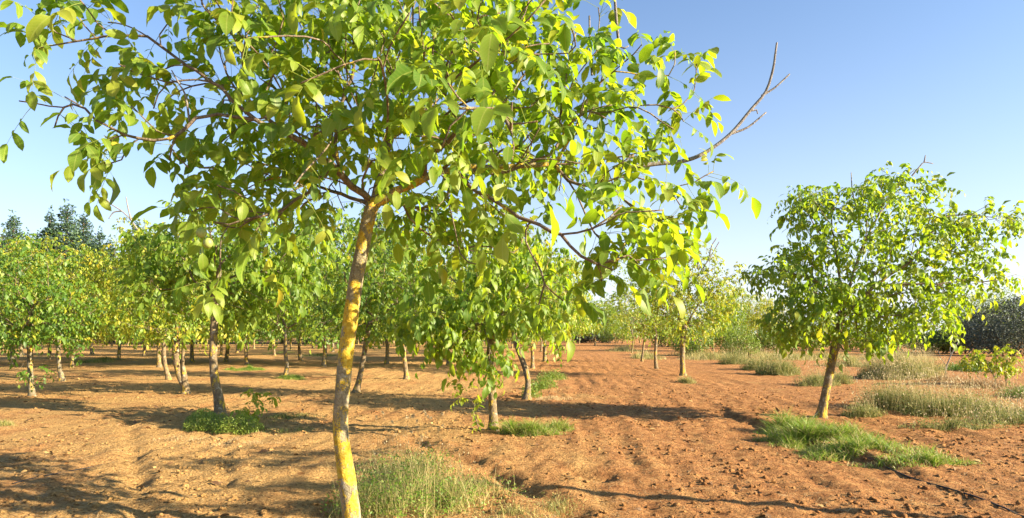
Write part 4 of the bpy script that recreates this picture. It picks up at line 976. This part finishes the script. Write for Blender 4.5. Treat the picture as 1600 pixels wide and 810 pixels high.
# ------------------------------------------------------------------ grass, weeds, small things
def clump(name, label, cat, group, patches, n, hgt_rng, width, mat, seed, lean=0.7, hue=None, stems=0, heads=0, leaves=0, leafsize=0.03, leafmat=None, headsize=0.02):
    """patches: (u, v, half width m, half depth m, weight) on the ground"""
    r = np.random.default_rng(seed); g = Geo(); gl = Geo(); gh = Geo()
    w = np.array([p[4] for p in patches], float); w /= w.sum(); bx, by = gp(patches[0][0], patches[0][1]); base = np.array([bx, by, hz(bx, by)])
    hgt_all = hgt_rng
    for pt, f in zip(patches, w):
        u, v, rx, ry = pt[:4]; hgt_rng = tuple(q_ * (pt[5] if len(pt) > 5 else 1.0) for q_ in hgt_all)
        m = int(0.88 * n * f); cx, cy = gp(u, v)
        a = r.random(m) * 6.283; q = r.random(m) ** 0.8 * 1.18
        edge = 0.72 + 0.5 * fbm(np.cos(a) * 1.8 + u, np.sin(a) * 1.8 + v, 2)
        x = cx + np.cos(a) * q * rx * edge; y = cy + np.sin(a) * q * ry * edge
        tuft = fbm(x * 5 + seed, y * 5, 2)
        k = tuft > -0.35 + 0.2 * r.standard_normal(m); x, y, q, tuft = x[k], y[k], q[k], tuft[k]; m = len(x)
        L = (hgt_rng[0] + (hgt_rng[1] - hgt_rng[0]) * r.random(m)) * np.maximum(1.0 - 0.6 * q ** 2, 0.2) * (0.85 + 0.5 * tuft)
        hu = np.clip((0.4 if hue is None else hue) + 0.27 * r.standard_normal(m) + 0.18 * q, 0.02, 0.99)
        blade_geo(g, x, y, hgt(x, y) - 0.01, np.maximum(L, 0.02), width * (0.6 + 0.8 * r.random(m)), r, lean=lean, rnd=hu, seg=2 if patches[0][1] < 640 else 3)
        if leaves:
            m2 = int(leaves * f); a = r.random(m2) * 6.283; q = r.random(m2) ** 0.55; x = cx + np.cos(a) * q * rx; y = cy + np.sin(a) * q * ry
            z = hgt(x, y) + hgt_rng[1] * (1 - 0.7 * q * q) * (0.1 + 0.75 * r.random(m2)) * (0.8 + 0.4 * fbm(x * 4, y * 4, 2))
            ax = norm(r.standard_normal((m2, 3)) + [0, 0, 0.3]); nn = norm(r.standard_normal((m2, 3)) * 0.5 + UP); nn = norm(nn - ax * np.sum(nn * ax, -1, keepdims=True))
            add_leaves(gl, T_LOW, np.stack([x, y, z], -1), ax, nn, leafsize * (0.6 + 0.8 * r.random(m2)), r, np.clip((0.4 if hue is None else hue) + 0.2 * r.standard_normal(m2), 0.02, 0.98))
        if heads:
            m3 = int(heads * f); a = r.random(m3) * 6.283; q = r.random(m3) ** 0.6; x = cx + np.cos(a) * q * rx; y = cy + np.sin(a) * q * ry
            L = hgt_rng[1] * (1.15 - 0.5 * q * q) * (0.8 + 0.4 * r.random(m3))
            blade_geo(g, x, y, hgt(x, y), L, np.full(m3, width * 0.5), r, lean=0.35, rnd=np.full(m3, 0.93), up0=1.0)
            ax = norm(np.stack([0.5 * r.standard_normal(m3), 0.5 * r.standard_normal(m3), np.ones(m3)], -1)); nn = norm(np.cross(ax, r.standard_normal((m3, 3))))
            add_leaves(gh, T_LOW, np.stack([x, y, hgt(x, y) + L * 0.85], -1) + 0.05 * r.standard_normal((m3, 3)), ax, nn, headsize * (1 + 1.5 * r.random(m3)), r, r.random(m3))
    root = empty(name, base); tag(root, label, cat, group)
    obj('blades', g.data('blades', [mat], base), root, 'stuff')
    if gl.n: obj('leaves', gl.data('leaves', [leafmat or mat], base), root, 'stuff')
    if gh.n: obj('seed_heads', gh.data('seed_heads', [HEAD], base), root, 'stuff')
    return root
gg = 'grass clumps and weeds of the orchard floor'
clump('grass_clump', 'lush green grass spreading to the right of the lone tree foot', 'grass', gg, [(1265, 688, 0.95, 0.6, 3, 1.15), (1345, 708, 0.85, 0.45, 2.2, 0.8), (1430, 726, 0.85, 0.32, 1.6, 0.6), (1235, 672, 0.55, 0.4, 1.2, 1.1), (1320, 690, 0.6, 0.4, 1)], 22000, (0.10, 0.52), 0.0044, GRASS, 101, lean=1.0, hue=0.62)
clump('grass_clump', 'green grass tuft right of the low-hanging tree foot', 'grass', gg, [(830, 680, 0.42, 0.28, 2), (868, 674, 0.32, 0.2, 1), (800, 680, 0.2, 0.2, 0.6)], 7500, (0.14, 0.40), 0.0042, GRASS, 102, lean=0.9, hue=0.66)
clump('weed_clump', 'rough pale grass and weeds right of the main trunk foot', 'weeds', gg, [(620, 800, 0.5, 0.42, 2.6), (640, 770, 0.55, 0.5, 2), (700, 790, 0.35, 0.35, 1), (560, 800, 0.3, 0.3, 0.8), (650, 735, 0.5, 0.5, 0.8, 0.7), (740, 770, 0.5, 0.4, 0.5, 0.6), (600, 760, 0.4, 0.5, 0.7, 0.8)], 8000, (0.07, 0.56), 0.0024, DRYGRASS, 103, lean=0.65, hue=0.52, leaves=4600, leafsize=0.028, leafmat=GRASS, heads=320, headsize=0.010)
clump('weed_clump', 'blue-green leafy weed around the foot of the weedy left trunk', 'weeds', gg, [(330, 668, 0.42, 0.3, 2), (372, 672, 0.4, 0.22, 1.4), (315, 660, 0.25, 0.25, 1)], 2600, (0.08, 0.36), 0.003, GRASS, 104, hue=0.85, leaves=7500, leafsize=0.032, leafmat=BUSH)
clump('grass_mound', 'long straw-topped grass mound in front of the right saplings', 'grass', gg, [(1400, 640, 0.75, 0.6, 2.4, 1.05), (1462, 648, 0.8, 0.6, 2.2, 0.85), (1525, 648, 0.7, 0.7, 1.6, 0.8), (1575, 660, 0.7, 0.4, 1.2, 0.45), (1350, 650, 0.4, 0.3, 0.6, 0.5), (1620, 655, 0.6, 0.4, 0.8, 0.5), (1490, 668, 0.9, 0.22, 0.7, 0.35)], 26000, (0.12, 0.78), 0.0036, DRYGRASS, 105, lean=1.1, hue=0.34, leaves=8000, leafsize=0.035, leafmat=DRYGRASS, heads=1300)
clump('grass_mound', 'dry bushy grass mound between lone tree trunk and the dead twig', 'grass', gg, [(1410, 592, 1.0, 0.9, 2), (1375, 590, 0.7, 0.7, 1), (1445, 590, 0.6, 0.6, 1)], 11000, (0.25, 1.05), 0.005, DRYGRASS, 106, hue=0.42, leaves=6000, leafsize=0.05, heads=900)
clump('grass_mound', 'grassy mound left of the lone tree trunk, near its row', 'grass', gg, [(1215, 585, 0.8, 0.7, 2), (1185, 578, 0.7, 0.8, 1), (1150, 570, 0.8, 0.8, 1)], 11000, (0.22, 1.0), 0.005, DRYGRASS, 107, hue=0.34, leaves=6000, leafsize=0.05, heads=400)
clump('grass_mound', 'low grey-green tuft right behind the lone tree trunk', 'grass', gg, [(1275, 604, 0.65, 0.5, 1), (1308, 600, 0.5, 0.4, 1)], 7000, (0.15, 0.65), 0.004, DRYGRASS, 108, hue=0.36, leaves=1500, leafsize=0.04, heads=200)
clump('grass_tuft', 'pale tuft of grass at the foot of the yellowing tree', 'grass', gg, [(1073, 600, 0.35, 0.3, 1)], 1600, (0.15, 0.45), 0.004, DRYGRASS, 109, hue=0.6)
clump('grass_mound', 'dark green low clump before the grey olive bushes', 'grass', gg, [(1500, 578, 1.1, 0.8, 1), (1530, 580, 0.8, 0.6, 1)], 3500, (0.2, 0.5), 0.006, GRASS, 110, hue=0.2, leaves=2500, leafsize=0.06, leafmat=BUSH)
clump('dry_weeds', 'reddish dry weeds around the feet of the right saplings', 'weeds', gg, [(1535, 606, 1.1, 0.5, 2), (1480, 598, 0.8, 0.5, 1.3), (1590, 612, 0.6, 0.5, 1)], 4200, (0.15, 0.45), 0.005, STRAW, 111, hue=0.35, heads=200)
clump('grass_tuft', 'yellow-green tuft by the right edge, beside the saplings', 'grass', gg, [(1600, 622, 0.55, 0.5, 1)], 2200, (0.2, 0.5), 0.004, DRYGRASS, 112, hue=0.3, leaves=900, leafsize=0.04, leafmat=BUSH)
clump('grass_patch', 'bright green grass patch under the distant rows left of the main trunk', 'grass', gg, [(390, 579, 0.9, 0.7, 1.4), (365, 578, 0.5, 0.5, 0.6)], 3600, (0.1, 0.3), 0.006, GRASS, 113, hue=0.35)
clump('grass_patch', 'green grass at the foot of the dark knotted trunk', 'grass', gg, [(455, 592, 0.65, 0.5, 1)], 2600, (0.1, 0.32), 0.005, GRASS, 114, hue=0.55)
clump('grass_patch', 'yellowish grass patch in the far left rows', 'grass', gg, [(140, 566, 1.4, 1.2, 1), (165, 563, 1.0, 1.0, 1)], 3600, (0.12, 0.4), 0.008, DRYGRASS, 115, hue=0.3)
clump('weed_clump', 'bright leafy weeds right of the bowed trunk', 'weeds', gg, [(848, 606, 0.4, 0.4, 1), (862, 592, 0.5, 0.6, 1), (830, 622, 0.25, 0.3, 0.6)], 2600, (0.15, 0.5), 0.004, GRASS, 116, hue=0.6, leaves=1600, leafsize=0.06, leafmat=BUSH)
clump('grass_tuft', 'small dry tuft at the left edge of the picture', 'grass', gg, [(2, 668, 0.25, 0.2, 1)], 900, (0.08, 0.2), 0.003, DRYGRASS, 117, hue=0.5)
clump('grass_strip', 'dry grass verge left of the far row behind the lone tree', 'grass', gg, [(975, 548, 1.6, 4, 1), (1010, 560, 1.0, 2.5, 1), (1115, 562, 2.2, 2.5, 1.4), (1230, 562, 2.5, 2, 1.4), (1330, 572, 1.6, 1.5, 1), (1080, 556, 2, 3, 1.2), (1180, 556, 3, 3, 1.6), (1290, 560, 3, 3, 1.4), (1400, 562, 3, 2, 1.2)], 18000, (0.25, 0.95), 0.009, DRYGRASS, 118, hue=0.55)
clump('grass_patch', 'faint green patch under the slender far trees at the centre', 'grass', gg, [(500, 556, 2.0, 2.0, 1), (440, 552, 1.5, 2, 1), (690, 555, 2, 2, 1)], 4500, (0.1, 0.35), 0.010, DRYGRASS, 119, hue=0.2)
clump('grass_tuft', 'thin dry tuft at the foot of the bowed trunk', 'grass', gg, [(866, 625, 0.7, 0.35, 1)], 1300, (0.05, 0.16), 0.003, STRAW, 120, hue=0.7)
clump('grass_patch', 'sparse straw on the soil before the weedy left trunk', 'straw', gg, [(380, 690, 1.2, 0.4, 1), (300, 684, 0.8, 0.35, 1)], 2600, (0.03, 0.11), 0.002, STRAW, 121, hue=0.65, lean=1.2)
clump('weed_clump', 'sparse drying weeds in the shade right of the seedling', 'weeds', gg, [(450, 652, 0.8, 0.6, 1), (440, 672, 0.7, 0.3, 0.6)], 1700, (0.05, 0.2), 0.003, DRYGRASS, 122, hue=0.25)
clump('grass_tuft', 'thin pale grass by the dark furrow in the foreground', 'grass', gg, [(800, 805, 0.4, 0.25, 1.4), (870, 790, 0.25, 0.2, 0.6), (760, 760, 0.35, 0.3, 0.5)], 1500, (0.06, 0.24), 0.0018, DRYGRASS, 123, hue=0.55, leaves=300, leafsize=0.02)

def dry_stalk(label, u, v, top, branches, seed, d):
    r = np.random.default_rng(seed); b = at(u, v, d); b[2] = hz(b[0], b[1]); root = empty('dry_stalk', b); tag(root, label, 'dry weed', 'dry weed stalks right of the main trunk')
    g = Geo(); t = at(top[0], top[1], d) - b; q_ = resample(np.array([(0, 0, -0.02), t * 0.5 + [0.01, 0, 0], t]), 0.05); tube(g, q_, np.linspace(0.0028, 0.0016, len(q_)), 4)
    tips = [t]
    for q in range(branches):
        f = 0.4 + 0.5 * r.random(); s = t * f; e = s + np.array([0.09 * r.standard_normal(), 0.05 * r.standard_normal(), 0.05 + 0.08 * r.random()]); tube(g, np.array([s, 0.5 * (s + e) + [0, 0, -0.01], e]), [0.0018, 0.0014, 0.001], 3); tips.append(e)
    obj('stem', g.data('stem', [STRAW]), root)
    for e in tips:
        gh = Geo(); m = 36; q = norm(r.standard_normal((m, 3)) + [0, 0, 0.5]); nn = norm(np.cross(q, r.standard_normal((m, 3))))
        add_leaves(gh, T_LOW, np.tile(e, (m, 1)) + q * 0.004, q, nn, 0.012 + 0.016 * r.random(m), r, r.random(m)); obj('seed_head', gh.data('seed_head', [HEAD]), root)
for k, (lab, a) in enumerate([('tallest dry stalk with a pale seed head, near the main trunk', (612, 705, (598, 645), 1, 7.7)), ('thin dry stalk with one seed head closest to the main trunk', (590, 702, (588, 652), 0, 7.7)),
        ('short dry stalk alone between the taller ones', (634, 695, (636, 652), 1, 7.9)), ('branched dry weed with many seed heads, rightmost of the stalks', (650, 705, (665, 648), 7, 7.8)), ('lower bushy dry weed beside the branched stalk', (656, 706, (652, 668), 5, 7.6))]):
    dry_stalk(lab, a[0], a[1], a[2], a[3], 130 + k, a[4])

def dead_twig():
    d = ground_d(590); b = at(1476, 590, d); b[2] = hz(b[0], b[1]); root = empty('dead_sapling', b); tag(root, 'bare grey dead sapling left of the two leafy saplings', 'dead sapling')
    g = Geo(); p = lambda u, v: at(u, v, d) - b
    tube(g, np.array([p(1476, 592), p(1478, 575), p(1486, 555), p(1497, 535)]), [0.03, 0.026, 0.02, 0.01], 6, True, 0.1, 3)
    obj('stem', g.data('stem', [BARK_DEAD]), root)
    for a in ([(1479, 572), (1470, 560), (1466, 548)], [(1486, 556), (1484, 545), (1488, 536)]):
        gb = Geo(); tube(gb, np.array([p(*q) for q in a]), [0.014, 0.011, 0.006], 5); obj('twig', gb.data('twig', [BARK_DEAD]), root)
dead_twig()

def hose(label, px, extra=(), rad=0.008):
    pts = [gp(*q) for q in px] + list(extra); q = resample(np.array([(x, y, 0.0, rad) for x, y in pts]), 0.12)
    q[:, 2] = hgt(q[:, 0], q[:, 1]) + 0.6 * rad
    k = np.ones(5) / 5; z = np.convolve(np.pad(q[:, 2], 2, mode='edge'), k, 'valid'); q[:, 2] = np.maximum(z, q[:, 2] - 0.012)
    g = Geo(); tube(g, q[:, :3] - q[0, :3], q[:, 3], 8); o = obj('irrigation_hose', g.data('irrigation_hose', [HOSE])); o.location = q[0, :3]
    tag(o, label, 'hose', 'irrigation hoses on the soil')
hose('black irrigation hose running from the lush grass to the bottom right corner', [(1385, 728), (1420, 743), (1470, 758), (1520, 774), (1570, 791), (1630, 812)], [(4.55, 4.2), (4.6, 2.0)])
hose('thin black hose on the soil at the left, in the shadow streaks', [(20, 762), (70, 748), (122, 736), (160, 728)], [], 0.006)
